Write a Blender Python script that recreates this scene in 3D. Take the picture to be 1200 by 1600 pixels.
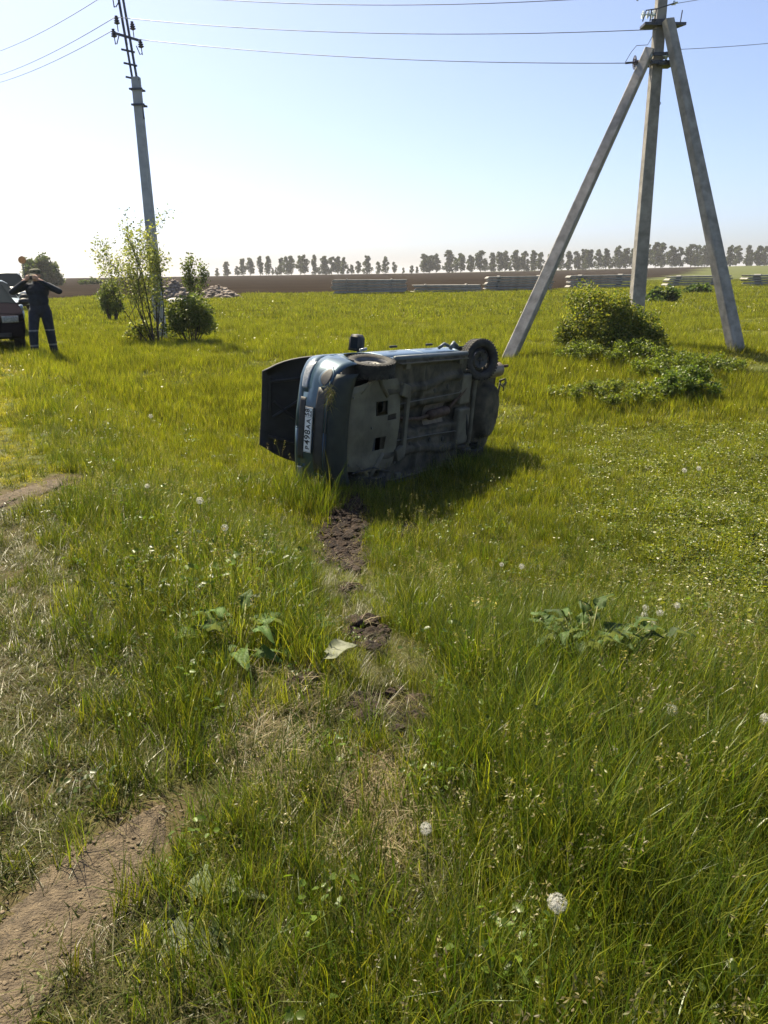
import bpy, bmesh, math, random
import numpy as np
from mathutils import Vector, Matrix, Euler

R = math.radians
random.seed(7)
rng = np.random.default_rng(7)
sc = bpy.context.scene
for o in list(bpy.data.objects):
    bpy.data.objects.remove(o)
col = sc.collection

# ------------------------------------------------------------------ camera
cam_d = bpy.data.cameras.new('camera')
cam = bpy.data.objects.new('camera', cam_d)
col.objects.link(cam)
cam_d.sensor_fit = 'VERTICAL'
cam_d.sensor_height = 36.0
cam_d.lens = 36.0 * 1247 / 1600
cam_d.clip_start = .05
cam_d.clip_end = 9000
cam.matrix_world = (Matrix.Translation((0, 0, 1.6)) @ Matrix.Rotation(R(90 - 16.6), 4, 'X') @ Matrix.Rotation(R(-.8), 4, 'Z'))
sc.camera = cam

# ------------------------------------------------------------------ sky, sun, exposure
SUN_EL, SUN_AZ = 55.0, -36.0          # azimuth: degrees clockwise from +Y
world = bpy.data.worlds.new('World')
sc.world = world
world.use_nodes = True
wn = world.node_tree
wn.nodes.clear()
w_out = wn.nodes.new('ShaderNodeOutputWorld')
w_bg = wn.nodes.new('ShaderNodeBackground')
w_sky = wn.nodes.new('ShaderNodeTexSky')
w_sky.sky_type = 'NISHITA'
w_sky.sun_disc = False
w_sky.sun_elevation = R(SUN_EL)
w_sky.sun_rotation = R(SUN_AZ)
w_sky.air_density = .55
w_sky.dust_density = 2.0
w_sky.ozone_density = 2.5
w_bg.inputs['Strength'].default_value = .093
wn.links.new(w_sky.outputs[0], w_bg.inputs['Color'])
wn.links.new(w_bg.outputs[0], w_out.inputs['Surface'])
sun_d = bpy.data.lights.new('sun', 'SUN')
sun = bpy.data.objects.new('sun', sun_d)
col.objects.link(sun)
sun_d.energy = 5.0
sun_d.angle = R(.55)
sun_d.color = (1.0, .89, .66)
_sd = Vector((math.sin(R(SUN_AZ)) * math.cos(R(SUN_EL)), math.cos(R(SUN_AZ)) * math.cos(R(SUN_EL)), math.sin(R(SUN_EL))))
sun.rotation_euler = _sd.to_track_quat('Z', 'Y').to_euler()
sun.location = _sd * 60
vs = sc.view_settings
vs.view_transform = 'Standard'
vs.look = 'None'
vs.exposure = 1.28
vs.gamma = 1.0
vs.use_curve_mapping = False
sc.cycles.use_denoising = True
sc.cycles.use_adaptive_sampling = True
sc.cycles.adaptive_threshold = .016
sc.cycles.max_bounces = 6
sc.cycles.diffuse_bounces = 2
sc.cycles.glossy_bounces = 3
sc.cycles.transmission_bounces = 4
sc.cycles.transparent_max_bounces = 6


# ------------------------------------------------------------------ helpers
def tag(o, label=None, cat=None, group=None, kind=None):
    if label: o['label'] = label
    if cat: o['category'] = cat
    if group: o['group'] = group
    if kind: o['kind'] = kind
    return o


def empty(name, loc=(0, 0, 0), rz=0.0, parent=None):
    o = bpy.data.objects.new(name, None)
    o.empty_display_size = .2
    col.objects.link(o)
    o.location = loc
    o.rotation_euler = (0, 0, rz)
    o.parent = parent
    return o


def copy_tree(o, parent=None):
    c = o.copy()
    col.objects.link(c)
    c.parent = parent
    for ch in [x for x in bpy.data.objects if x.parent == o]:
        copy_tree(ch, c)
    return c


def frame_of(d):
    d = np.asarray(d, float)
    d = d / (np.linalg.norm(d) + 1e-12)
    a = np.array([0, 0, 1.]) if abs(d[2]) < .9 else np.array([1., 0, 0])
    u = np.cross(a, d); u /= np.linalg.norm(u)
    return u, np.cross(d, u)


class MB:
    """collects shapes and links them as one mesh object"""
    def __init__(self):
        self.v, self.f, self.m, self.n = [], [], [], 0

    def add(self, V, F, m=0):
        V = np.asarray(V, float).reshape(-1, 3)
        self.v.append(V)
        for f in F:
            self.f.append([i + self.n for i in f]); self.m.append(m)
        self.n += len(V)
        return self

    def box(self, c, s, rot=None, m=0):
        x, y, z = [k / 2 for k in s]
        V = np.array([[-x, -y, -z], [x, -y, -z], [x, y, -z], [-x, y, -z], [-x, -y, z], [x, -y, z], [x, y, z], [-x, y, z]])
        if rot is not None:
            V = V @ np.array(Euler(rot).to_matrix()).T
        return self.add(V + np.array(c), [(0, 3, 2, 1), (4, 5, 6, 7), (0, 1, 5, 4), (1, 2, 6, 5), (2, 3, 7, 6), (3, 0, 4, 7)], m)

    def tube(self, pts, r, n=8, m=0, caps=True):
        pts = [np.asarray(p, float) for p in pts]
        k = len(pts)
        rs = list(r) if hasattr(r, '__len__') else [r] * k
        V, F = [], []
        u = None
        for i in range(k):
            d = pts[min(i + 1, k - 1)] - pts[max(i - 1, 0)]
            d = d / (np.linalg.norm(d) + 1e-12)
            if u is None:
                u, w = frame_of(d)
            else:
                u = u - d * np.dot(u, d); u /= (np.linalg.norm(u) + 1e-12); w = np.cross(d, u)
            for j in range(n):
                a = 2 * math.pi * j / n
                V.append(pts[i] + rs[i] * (math.cos(a) * u + math.sin(a) * w))
        for i in range(k - 1):
            for j in range(n):
                F.append((i * n + j, i * n + (j + 1) % n, (i + 1) * n + (j + 1) % n, (i + 1) * n + j))
        if caps:
            F.append(tuple(reversed(range(n)))); F.append(tuple(range((k - 1) * n, k * n)))
        return self.add(V, F, m)

    def lathe(self, prof, n=24, o=(0, 0, 0), axis=(0, 0, 1), m=0, closed=False):
        u, w = frame_of(axis)
        ax = np.asarray(axis, float) / np.linalg.norm(axis)
        V, F = [], []
        k = len(prof)
        for (r, h) in prof:
            for j in range(n):
                a = 2 * math.pi * j / n
                V.append(np.asarray(o) + ax * h + r * (math.cos(a) * u + math.sin(a) * w))
        for i in range(k if closed else k - 1):
            i2 = (i + 1) % k
            for j in range(n):
                F.append((i * n + j, i * n + (j + 1) % n, i2 * n + (j + 1) % n, i2 * n + j))
        return self.add(V, F, m)

    def prism(self, poly, t, o=(0, 0, 0), X=(1, 0, 0), Y=(0, 1, 0), m=0):
        X, Y = np.asarray(X, float), np.asarray(Y, float)
        Z = np.cross(X, Y)
        k = len(poly)
        V = [np.asarray(o) + X * p[0] + Y * p[1] for p in poly] + [np.asarray(o) + X * p[0] + Y * p[1] + Z * t for p in poly]
        F = [tuple(reversed(range(k))), tuple(range(k, 2 * k))] + [(i, (i + 1) % k, k + (i + 1) % k, k + i) for i in range(k)]
        return self.add(V, F, m)

    def ellipsoid(self, c, r, n=14, m=0):
        prof = [(max(1e-4, math.sin(math.pi * i / (n // 2 + 1))), -math.cos(math.pi * i / (n // 2 + 1))) for i in range(n // 2 + 2)]
        k0 = self.n
        self.lathe(prof, n, m=m)
        self.v[-1] = self.v[-1] * np.array(r) + np.array(c)
        return self

    def build(self, name, mats, parent=None, smooth=False, bevel=0.0, auto=None, loc=None):
        me = bpy.data.meshes.new(name)
        V = np.concatenate(self.v) if self.v else np.zeros((0, 3))
        me.from_pydata(V.tolist(), [], self.f)
        if not isinstance(mats, (list, tuple)): mats = [mats]
        for mt in mats: me.materials.append(mt)
        me.polygons.foreach_set('material_index', self.m)
        if smooth: me.polygons.foreach_set('use_smooth', [True] * len(me.polygons))
        me.validate(); me.update()
        if auto is not None:
            me.polygons.foreach_set('use_smooth', [True] * len(me.polygons))
            me.set_sharp_from_angle(angle=R(auto))
        o = bpy.data.objects.new(name, me)
        col.objects.link(o)
        o.parent = parent
        if loc is not None: o.location = loc
        if bevel:
            b = o.modifiers.new('bevel', 'BEVEL'); b.width = bevel; b.segments = 2; b.limit_method = 'ANGLE'; b.angle_limit = R(35)
        return o


def from_arrays(name, V, F, mat, parent=None, colors=None, smooth=False, loc=None):
    """fast mesh of equal-sized faces (k,4) or (k,3); colors per vertex"""
    me = bpy.data.meshes.new(name)
    V = np.asarray(V, np.float32); F = np.asarray(F, np.int32)
    me.vertices.add(len(V)); me.vertices.foreach_set('co', V.ravel())
    me.loops.add(F.size); me.loops.foreach_set('vertex_index', F.ravel())
    me.polygons.add(len(F))
    me.polygons.foreach_set('loop_start', np.arange(0, F.size, F.shape[1], dtype=np.int32))
    if smooth: me.polygons.foreach_set('use_smooth', np.ones(len(F), bool))
    if colors is not None:
        a = me.color_attributes.new('col', 'FLOAT_COLOR', 'POINT')
        c4 = np.ones((len(V), 4), np.float32); c4[:, :3] = colors
        a.data.foreach_set('color', c4.ravel())
    me.materials.append(mat)
    me.update(calc_edges=True)
    me.validate()
    o = bpy.data.objects.new(name, me)
    col.objects.link(o)
    o.parent = parent
    if loc is not None: o.location = loc
    return o


# ------------------------------------------------------------------ materials
def nodes_of(m):
    m.use_nodes = True
    nt = m.node_tree
    return nt, nt.nodes, nt.links


def pm(name, c1, c2=None, scale=6.0, rough=.7, metal=0.0, bump=0.0, bscale=None, spec=.5, coat=0.0, r2=None, detail=6.0, lo=.35, hi=.65):
    m = bpy.data.materials.new(name)
    nt, N, L = nodes_of(m)
    b = N['Principled BSDF']
    b.inputs['Roughness'].default_value = rough
    b.inputs['Metallic'].default_value = metal
    b.inputs['Specular IOR Level'].default_value = spec
    b.inputs['Coat Weight'].default_value = coat
    b.inputs['Coat Roughness'].default_value = .08
    tc = N.new('ShaderNodeTexCoord')
    nz = N.new('ShaderNodeTexNoise'); nz.inputs['Scale'].default_value = scale; nz.inputs['Detail'].default_value = detail
    L.new(tc.outputs['Object'], nz.inputs['Vector'])
    cr = N.new('ShaderNodeValToRGB')
    cr.color_ramp.elements[0].position = lo; cr.color_ramp.elements[1].position = hi
    cr.color_ramp.elements[0].color = (*c1, 1); cr.color_ramp.elements[1].color = (*(c2 or [min(1, x * 1.25 + .005) for x in c1]), 1)
    L.new(nz.outputs['Fac'], cr.inputs['Fac'])
    L.new(cr.outputs['Color'], b.inputs['Base Color'])
    if r2 is not None:
        mr = N.new('ShaderNodeMapRange'); mr.inputs['To Min'].default_value = rough; mr.inputs['To Max'].default_value = r2
        L.new(nz.outputs['Fac'], mr.inputs['Value']); L.new(mr.outputs['Result'], b.inputs['Roughness'])
    if bump:
        n2 = N.new('ShaderNodeTexNoise'); n2.inputs['Scale'].default_value = bscale or scale * 4; n2.inputs['Detail'].default_value = 8
        L.new(tc.outputs['Object'], n2.inputs['Vector'])
        bp = N.new('ShaderNodeBump'); bp.inputs['Strength'].default_value = bump; bp.inputs['Distance'].default_value = .02
        L.new(n2.outputs['Fac'], bp.inputs['Height']); L.new(bp.outputs['Normal'], b.inputs['Normal'])
    return m


def leaf_mat(name, trans=.45, rough=.5, spec=.35, bright=1.0, var=.35, tcol=(1.0, 1.0, .42), back=None):
    """colour from the vertex attribute 'col', varied per copy, part of the light passes through"""
    m = bpy.data.materials.new(name)
    nt, N, L = nodes_of(m)
    b = N['Principled BSDF']; out = N['Material Output']
    b.inputs['Roughness'].default_value = rough
    b.inputs['Specular IOR Level'].default_value = spec
    at = N.new('ShaderNodeAttribute'); at.attribute_name = 'col'
    oi = N.new('ShaderNodeObjectInfo')
    mr = N.new('ShaderNodeMapRange'); mr.inputs['To Min'].default_value = bright * (1 - var); mr.inputs['To Max'].default_value = bright * (1 + var)
    L.new(oi.outputs['Random'], mr.inputs['Value'])
    mx = N.new('ShaderNodeVectorMath'); mx.operation = 'SCALE'
    L.new(at.outputs['Color'], mx.inputs[0]); L.new(mr.outputs['Result'], mx.inputs['Scale'])
    src = mx.outputs['Vector']
    if back is not None:
        ge = N.new('ShaderNodeNewGeometry')
        mb = N.new('ShaderNodeMix'); mb.data_type = 'RGBA'
        L.new(ge.outputs['Backfacing'], mb.inputs['Factor']); L.new(src, mb.inputs['A']); mb.inputs['B'].default_value = (*back, 1)
        src = mb.outputs['Result']
    L.new(src, b.inputs['Base Color'])
    tr = N.new('ShaderNodeBsdfTranslucent')
    tm = N.new('ShaderNodeVectorMath'); tm.operation = 'MULTIPLY'; tm.inputs[1].default_value = tcol
    L.new(src, tm.inputs[0]); L.new(tm.outputs['Vector'], tr.inputs['Color'])
    mi = N.new('ShaderNodeMixShader'); mi.inputs['Fac'].default_value = trans
    L.new(b.outputs[0], mi.inputs[1]); L.new(tr.outputs[0], mi.inputs[2]); L.new(mi.outputs[0], out.inputs['Surface'])
    return m


def glass_mat(name, c, rough=.03):
    m = bpy.data.materials.new(name)
    nt, N, L = nodes_of(m)
    b = N['Principled BSDF']
    b.inputs['Base Color'].default_value = (*c, 1); b.inputs['Roughness'].default_value = rough
    b.inputs['Specular IOR Level'].default_value = .0
    return m


M = {}
M['concrete'] = pm('weathered_concrete', (.21, .195, .175), (.35, .325, .29), 5, .9, bump=.5, bscale=40)
M['concrete_skylit'] = pm('skylit_concrete', (.30, .31, .33), (.42, .43, .45), 4, .9, bump=.4, bscale=40)  # slim pole: cool skylight on its face put into a paler concrete colour
M['concrete_far'] = pm('slab_concrete', (.20, .195, .18), (.34, .32, .29), 2.0, .9, bump=.4, bscale=12)
M['steel_dark'] = pm('dark_galvanised_steel', (.06, .065, .08), (.12, .12, .13), 14, .55, .6)
M['ceramic'] = pm('brown_porcelain', (.035, .03, .045), (.06, .05, .06), 8, .25)
M['glass_ins'] = pm('pale_insulator_glass', (.55, .62, .62), (.7, .75, .72), 9, .12, spec=.8)
M['wire'] = pm('aluminium_wire', (.12, .12, .13), (.2, .2, .2), 3, .5, .7)
M['blue_paint'] = pm('blue_metallic_paint', (.022, .055, .082), (.034, .076, .108), 2.5, .36, .35, coat=.6, r2=.48)
M['blue_dirty'] = pm('dusty_blue_sill_paint', (.075, .095, .11), (.12, .14, .155), 7, .5, .2, coat=.15, bump=.05)
M['bumper_low'] = pm('dark_lower_bumper', (.010, .016, .016), (.024, .030, .028), 6, .6, bump=.05)  # near-black teal, darker than the blue body panels
M['under'] = pm('grimy_undercoat', (.020, .018, .013), (.105, .090, .062), 5.0, .85, bump=.35, bscale=25)
M['under2'] = pm('dusty_olive_steel', (.080, .072, .052), (.145, .132, .095), 5, .8, bump=.25, bscale=30)
M['guard'] = pm('dusty_guard_steel', (.090, .083, .060), (.165, .150, .105), 4, .75, .1, bump=.2, bscale=22)
M['rust'] = pm('rusty_exhaust_steel', (.045, .025, .018), (.11, .07, .05), 14, .75, .3, bump=.2)
M['muffler'] = pm('dull_muffler_steel', (.16, .13, .10), (.25, .21, .16), 10, .6, .4, bump=.1)
M['black_plastic'] = pm('black_plastic', (.018, .018, .02), (.035, .034, .033), 9, .6, bump=.1)
M['rubber'] = pm('tyre_rubber', (.018, .017, .016), (.045, .042, .037), 12, .85, bump=.2)
M['rim'] = pm('grey_wheel_steel', (.10, .10, .10), (.18, .175, .16), 9, .5, .6)
M['rim_dark'] = pm('dirty_black_wheel_steel', (.02, .02, .021), (.05, .048, .045), 12, .5, .4)
M['white_plate'] = pm('plate_white', (.72, .72, .70), (.80, .80, .78), 20, .4)
M['black_ink'] = pm('plate_black', (.012, .012, .012), (.02, .02, .02), 8, .5)
M['glass_dark'] = glass_mat('car_glass', (.02, .025, .03))
M['lamp_glass'] = pm('headlight_glass', (.22, .23, .235), (.36, .37, .37), 30, .12, .1, spec=.6)
M['chrome'] = pm('bright_trim', (.55, .55, .55), (.65, .65, .64), 10, .2, .9)
M['engine'] = pm('grimy_engine_metal', (.04, .04, .04), (.12, .115, .10), 12, .6, .4, bump=.2)
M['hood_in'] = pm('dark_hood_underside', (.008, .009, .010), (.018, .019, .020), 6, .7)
M['black_paint'] = pm('black_car_paint', (.010, .009, .012), (.016, .014, .019), 2, .4, .0, spec=0.0)
M['bluegrey_paint'] = pm('blue_grey_car_paint', (.12, .17, .22), (.15, .2, .25), 2, .5, .3, coat=.15)
M['silver_paint'] = pm('silver_car_paint', (.42, .44, .45), (.5, .52, .53), 2, .5, .3, coat=.15)
M['white_paint'] = pm('off_white_car_paint', (.62, .62, .61), (.7, .7, .68), 2, .35, coat=.6)
M['navy'] = pm('navy_uniform_cloth', (.008, .013, .024), (.014, .021, .035), 14, .9, bump=.15, bscale=60)
M['skin'] = pm('skin', (.42, .24, .17), (.52, .31, .22), 18, .55)
M['reflective'] = pm('grey_reflective_tape', (.13, .14, .14), (.18, .18, .18), 30, .5)
M['camo'] = pm('camouflage_cap_cloth', (.05, .06, .035), (.17, .16, .10), 26, .9, lo=.45, hi=.55)
M['boot'] = pm('black_boot_leather', (.015, .014, .013), (.03, .028, .026), 20, .6)
M['phone'] = pm('dark_phone_shell', (.02, .02, .022), (.03, .03, .03), 10, .25)
M['sign_orange'] = pm('faded_orange_sign', (.55, .22, .06), (.66, .30, .10), 12, .5)
M['sign_rim'] = pm('brown_sign_rim', (.25, .10, .04), (.32, .14, .06), 12, .6)
M['bark'] = pm('thin_stem_bark', (.035, .028, .018), (.085, .07, .048), 14, .9, bump=.4)
M['bark_far'] = pm('birch_bark', (.16, .15, .13), (.34, .33, .30), 3, .9)
M['stem_green'] = pm('green_stem', (.10, .13, .03), (.18, .17, .05), 14, .7)
M['rubble'] = pm('earthy_rubble', (.15, .115, .09), (.33, .28, .235), 5, .95, bump=.4)
M['pale_stone'] = pm('pale_stone', (.5, .46, .42), (.62, .58, .54), 6, .9, bump=.3)
M['soil'] = pm('torn_dark_soil', (.014, .009, .006), (.046, .027, .016), 22, .97, bump=.9, bscale=70)
M['grit'] = pm('dry_dirt_crumbs', (.12, .09, .055), (.2, .155, .1), 40, .97)
M['dirt'] = pm('dry_bare_dirt', (.066, .048, .028), (.145, .108, .065), 28, .97, bump=1.0, bscale=120)
M['grass'] = leaf_mat('grass_blades', .52, .36, .38, 1.05, .42)
M['leaf'] = leaf_mat('shrub_leaves', .52, .42, .35, 1.3, .1)
M['leaf_far'] = leaf_mat('far_tree_leaves', .30, .7, .2, 1.0, .22)
M['burdock'] = leaf_mat('burdock_leaf', .38, .6, .2, 1.0, .2, back=(.17, .20, .11))
M['wilted'] = leaf_mat('wilted_pale_leaf', .25, .6, .4, 1.0, .15, tcol=(1, 1, .7))
M['fluff'] = leaf_mat('dandelion_fluff', .45, .8, .1, 1.0, .05, tcol=(1, 1, .95))
M['petal'] = leaf_mat('white_petals', .4, .6, .2, 1.0, .1, tcol=(1, 1, .9))


def ground_mat():
    m = bpy.data.materials.new('meadow_ground')
    nt, N, L = nodes_of(m)
    b = N['Principled BSDF']; b.inputs['Roughness'].default_value = .95; b.inputs['Specular IOR Level'].default_value = .15
    tc = N.new('ShaderNodeTexCoord')
    n1 = N.new('ShaderNodeTexNoise'); n1.inputs['Scale'].default_value = .35; n1.inputs['Detail'].default_value = 8; n1.inputs['Roughness'].default_value = .65
    n2 = N.new('ShaderNodeTexNoise'); n2.inputs['Scale'].default_value = 24; n2.inputs['Detail'].default_value = 8; n2.inputs['Roughness'].default_value = .7
    for n in (n1, n2): L.new(tc.outputs['Object'], n.inputs['Vector'])
    r1 = N.new('ShaderNodeValToRGB'); r1.color_ramp.elements[0].position = .3; r1.color_ramp.elements[1].position = .7
    r1.color_ramp.elements[0].color = (.045, .058, .011, 1); r1.color_ramp.elements[1].color = (.092, .100, .019, 1)
    L.new(n1.outputs['Fac'], r1.inputs['Fac'])
    r2 = N.new('ShaderNodeValToRGB'); r2.color_ramp.elements[0].position = .35; r2.color_ramp.elements[1].position = .75
    r2.color_ramp.elements[0].color = (.045, .034, .018, 1); r2.color_ramp.elements[1].color = (.125, .092, .050, 1)
    L.new(n2.outputs['Fac'], r2.inputs['Fac'])
    at = N.new('ShaderNodeAttribute'); at.attribute_name = 'soil'
    mx = N.new('ShaderNodeMix'); mx.data_type = 'RGBA'
    L.new(at.outputs['Fac'], mx.inputs['Factor']); L.new(r1.outputs['Color'], mx.inputs['A']); L.new(r2.outputs['Color'], mx.inputs['B'])
    ad = N.new('ShaderNodeAttribute'); ad.attribute_name = 'dug'
    m2 = N.new('ShaderNodeMix'); m2.data_type = 'RGBA'; m2.blend_type = 'MULTIPLY'; m2.inputs['B'].default_value = (.15, .105, .08, 1)
    L.new(ad.outputs['Fac'], m2.inputs['Factor']); L.new(mx.outputs['Result'], m2.inputs['A'])
    L.new(m2.outputs['Result'], b.inputs['Base Color'])
    bp = N.new('ShaderNodeBump'); bp.inputs['Strength'].default_value = .6; bp.inputs['Distance'].default_value = .03
    L.new(n2.outputs['Fac'], bp.inputs['Height']); L.new(bp.outputs['Normal'], b.inputs['Normal'])
    return m


def plough_mat():
    m = bpy.data.materials.new('ploughed_soil')
    nt, N, L = nodes_of(m)
    b = N['Principled BSDF']; b.inputs['Roughness'].default_value = 1.0; b.inputs['Specular IOR Level'].default_value = 0
    tc = N.new('ShaderNodeTexCoord')
    mp = N.new('ShaderNodeMapping'); mp.inputs['Scale'].default_value = (.02, .35, 1)
    n1 = N.new('ShaderNodeTexNoise'); n1.inputs['Scale'].default_value = 1.0; n1.inputs['Detail'].default_value = 9
    L.new(tc.outputs['Object'], mp.inputs['Vector']); L.new(mp.outputs['Vector'], n1.inputs['Vector'])
    r1 = N.new('ShaderNodeValToRGB'); r1.color_ramp.elements[0].position = .3; r1.color_ramp.elements[1].position = .7
    r1.color_ramp.elements[0].color = (.014, .011, .009, 1); r1.color_ramp.elements[1].color = (.032, .025, .020, 1)
    L.new(n1.outputs['Fac'], r1.inputs['Fac']); L.new(r1.outputs['Color'], b.inputs['Base Color'])
    return m


M['ground'] = ground_mat()
M['plough'] = plough_mat()


# ------------------------------------------------------------------ terrain
def sst(a, b, x):
    t = np.clip((np.asarray(x, float) - a) / (b - a), 0, 1)
    return t * t * (3 - 2 * t)


def side(x, y):
    return (x + .8) * .914 + (y - 1) * .407      # metres to the right of the road verge


def height(x, y):
    x = np.asarray(x, float); y = np.asarray(y, float)
    s = side(x, y)
    k = sst(11.5, 18.5, y)
    h = -sst(.3, 2.8, s) * (.25 * (1 - k) + .2 * k + .72 * sst(2.8, 7.8, y + .45 * x) * (1 - k))
    h = h + .20 * sst(7, 17, y) * (1 - sst(-1.5, 2.2, s))
    h = h + .36 * sst(25, 70, y) * sst(-2, 8, s) + 1.6 * sst(70, 480, y) + 1.7 * sst(10, 260, x) * sst(60, 420, y)
    h = h + .25 * np.exp(-((x + .72) / .85) ** 2 - ((y - 8.7) / .8) ** 2)          # turf pushed up by the car's nose
    return h + .02 * np.sin(x * 1.3 + .5 * y) + .015 * np.sin(2.1 * y - x * .7)


def hz(x, y):
    return float(height(x, y))


def G(x, y, dz=0.0):
    return (x, y, hz(x, y) + dz)


def seg_dist(x, y, pts):
    d = np.full(np.shape(x), 1e9)
    for (ax, ay), (bx, by) in zip(pts[:-1], pts[1:]):
        vx, vy = bx - ax, by - ay
        t = np.clip(((x - ax) * vx + (y - ay) * vy) / (vx * vx + vy * vy), 0, 1)
        d = np.minimum(d, np.hypot(x - ax - t * vx, y - ay - t * vy))
    return d


def wob(x, y, s=1.0, k=0.0):
    """cheap smooth noise, about -1..1"""
    x = np.asarray(x) * s; y = np.asarray(y) * s
    return (np.sin(1.7 * x + 2.3 * y + k) + np.sin(-2.9 * x + 1.1 * y + 1.3 * k + 1) + np.sin(4.1 * x + 3.7 * y + 2.1 * k + 2) * .7 + np.sin(-3.3 * x + 6.1 * y + k + 4) * .6) / 3.3


PATH_A = [(-1.10, .9), (-1.0, 1.3), (-.90, 1.6), (-.82, 1.88), (-.72, 2.16)]
PATH_B = [(-4.3, 3.6), (-3.4, 4.8), (-2.95, 5.6), (-2.72, 6.1), (-2.66, 6.55)]
TRACK = [(-.02, 1.95), (-.02, 2.5), (.03, 2.95), (-.08, 3.65), (-.22, 5.0), (-.40, 7.0), (-.42, 7.9)]
TRACK2 = [(-.42, 2.35), (-.40, 2.6), (-.34, 2.95)]
HOLES = [(-.23, 5.1, .06, .28), (-.32, 3.0, .06, .09), (-.42, 7.35, .33, 1.30), (-.10, 3.72, .10, .24), (.01, 2.90, .14, .17), (.22, 7.85, .15, .25), (-.24, 4.75, .07, .3)]   # x, y, rx, ry


def hole_mask(x, y):
    m = np.zeros(np.shape(x))
    for hx, hy, rx, ry in HOLES:
        rr = rx * (.74 + .34 * np.clip((y - hy) / ry, -1, 1))
        d = np.hypot((x - hx - .05 * wob(x, y, 3)) / rr, (y - hy) / ry) + .22 * wob(x, y, 6) + .22 * wob(x * 2.5, y, 5, 2)
        m = np.maximum(m, 1 - sst(.7, 1.15, d))
    return m


def verge_mask(x, y):
    """worn strip along the road"""
    s = side(x, y) + .22 * wob(x, y, 1.5) + .12 * wob(x, y, 6, 2) - .5 * (1 - sst(3.5, 8, y))
    return (1 - sst(-.3, .25, s)) * sst(-6.5, -4.5, s) * (1 - sst(6.5, 10, y))


def mown_mask(x, y):
    """short yellow grass of the verge farther along"""
    s = side(x, y) + .2 * wob(x, y, 1.1)
    return (1 - sst(.05, .65, s)) * (1 - sst(24, 32, y))


def under_rect(x, y):
    return (np.hypot((x - .55) / 1.5, (y - 10.4) / 1.2) < 1)


def soil_mask(x, y):
    a = 1 - sst(.07, .2, seg_dist(x, y, PATH_A) + .06 * wob(x, y, 7))
    b = 1 - sst(.14, .34, seg_dist(x, y, PATH_B) + .09 * wob(x, y, 4))
    t = .45 * (1 - sst(.1, .34, seg_dist(x, y, TRACK) + .1 * wob(x, y, 4)))
    t = np.maximum(t, np.where(under_rect(x, y), .9, 0))
    f = .8 * sst(.05, .5, wob(x, y, .17, 3)) * sst(24, 34, y) * sst(6, 10, x) * (1 - sst(55, 64, y))
    return np.clip(np.maximum.reduce([a, b, t, hole_mask(x, y), .85 * verge_mask(x, y), f]), 0, 1)


def plough_edge(x):
    return 66 + 2.3 * np.maximum(0, x - 14) + .0 * x


def warp(n, lo, hi, near):
    t = np.linspace(-1, 1, n)
    v = np.sinh(t * near) / np.sinh(near)
    return np.where(v < 0, -v * lo, v * hi)


def terrain():
    xs = np.unique(np.concatenate([-np.geomspace(4, 2500, 70)[::-1], np.arange(-4, 4, .07), np.geomspace(4, 2500, 80)]))
    ys = np.unique(np.concatenate([-np.geomspace(.6, 60, 14)[::-1], np.arange(-.6, 12, .08), np.geomspace(12, 3500, 130)]))
    X, Y = np.meshgrid(xs, ys)
    dep = (.08 - .14 * sst(6.6, 7.9, Y)) * hole_mask(X, Y) * (.6 + .5 * wob(X, Y, 9)) + .03 * (1 - sst(.1, .3, seg_dist(X, Y, TRACK)))
    Z = height(X, Y) - dep
    V = np.stack([X.ravel(), Y.ravel(), Z.ravel()], 1)
    nx, ny = len(xs), len(ys)
    i = np.arange(nx - 1)[None, :] + nx * np.arange(ny - 1)[:, None]
    F = np.stack([i, i + 1, i + 1 + nx, i + nx], -1).reshape(-1, 4)
    cx = V[F].mean(1)
    far = (cx[:, 1] > plough_edge(cx[:, 0])) & (cx[:, 1] < 470)
    soil = soil_mask(V[:, 0], V[:, 1])
    for nm, sel, mt in (('meadow', ~far, M['ground']), ('ploughed_field', far, M['plough'])):
        f = F[sel]
        used, inv = np.unique(f, return_inverse=True)
        o = from_arrays(nm, V[used], inv.reshape(-1, 4), mt, smooth=True)
        a = o.data.attributes.new('soil', 'FLOAT', 'POINT')
        a.data.foreach_set('value', soil[used].astype(np.float32))
        a = o.data.attributes.new('dug', 'FLOAT', 'POINT')
        a.data.foreach_set('value', hole_mask(V[used, 0], V[used, 1]).astype(np.float32))
        tag(o, kind='structure')


terrain()


def strip(name, pts, w, mat, step=.025):
    """sheet lying on the ground along a line, its ragged edges dipping under the soil"""
    P = []
    for (a, b) in zip(pts[:-1], pts[1:]):
        a, b = np.array(a), np.array(b)
        n = max(2, int(np.linalg.norm(b - a) / step))
        P += [a + (b - a) * t / n for t in range(n)]
    P.append(np.array(pts[-1]))
    P = np.array(P)
    T = np.gradient(P, axis=0); T /= np.linalg.norm(T, axis=1)[:, None]
    Nn = np.stack([T[:, 1], -T[:, 0]], 1)
    k = 25
    V, F = [], []
    for i in range(len(P)):
        e = min(1, i * step / .3 + .2, (len(P) - 1 - i) * step / .3 + .1)
        for j in range(k):
            q = (j / (k - 1) * 2 - 1)
            ww = w * e * (1 + .3 * wob(P[i][0] * 1.0, P[i][1] + q, 5))
            p = P[i] + Nn[i] * q * ww
            z = hz(p[0], p[1]) + .016 - .045 * abs(q) ** 3 + .007 * float(wob(p[0], p[1], 11)) + .006 * float(wob(p[0], p[1], 31, 3)) + .004 * random.random()
            V.append((p[0], p[1], z))
    for i in range(len(P) - 1):
        for j in range(k - 1):
            F.append((i * k + j, i * k + j + 1, (i + 1) * k + j + 1, (i + 1) * k + j))
    return tag(from_arrays(name, V, F, mat, smooth=True), kind='structure')


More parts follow.
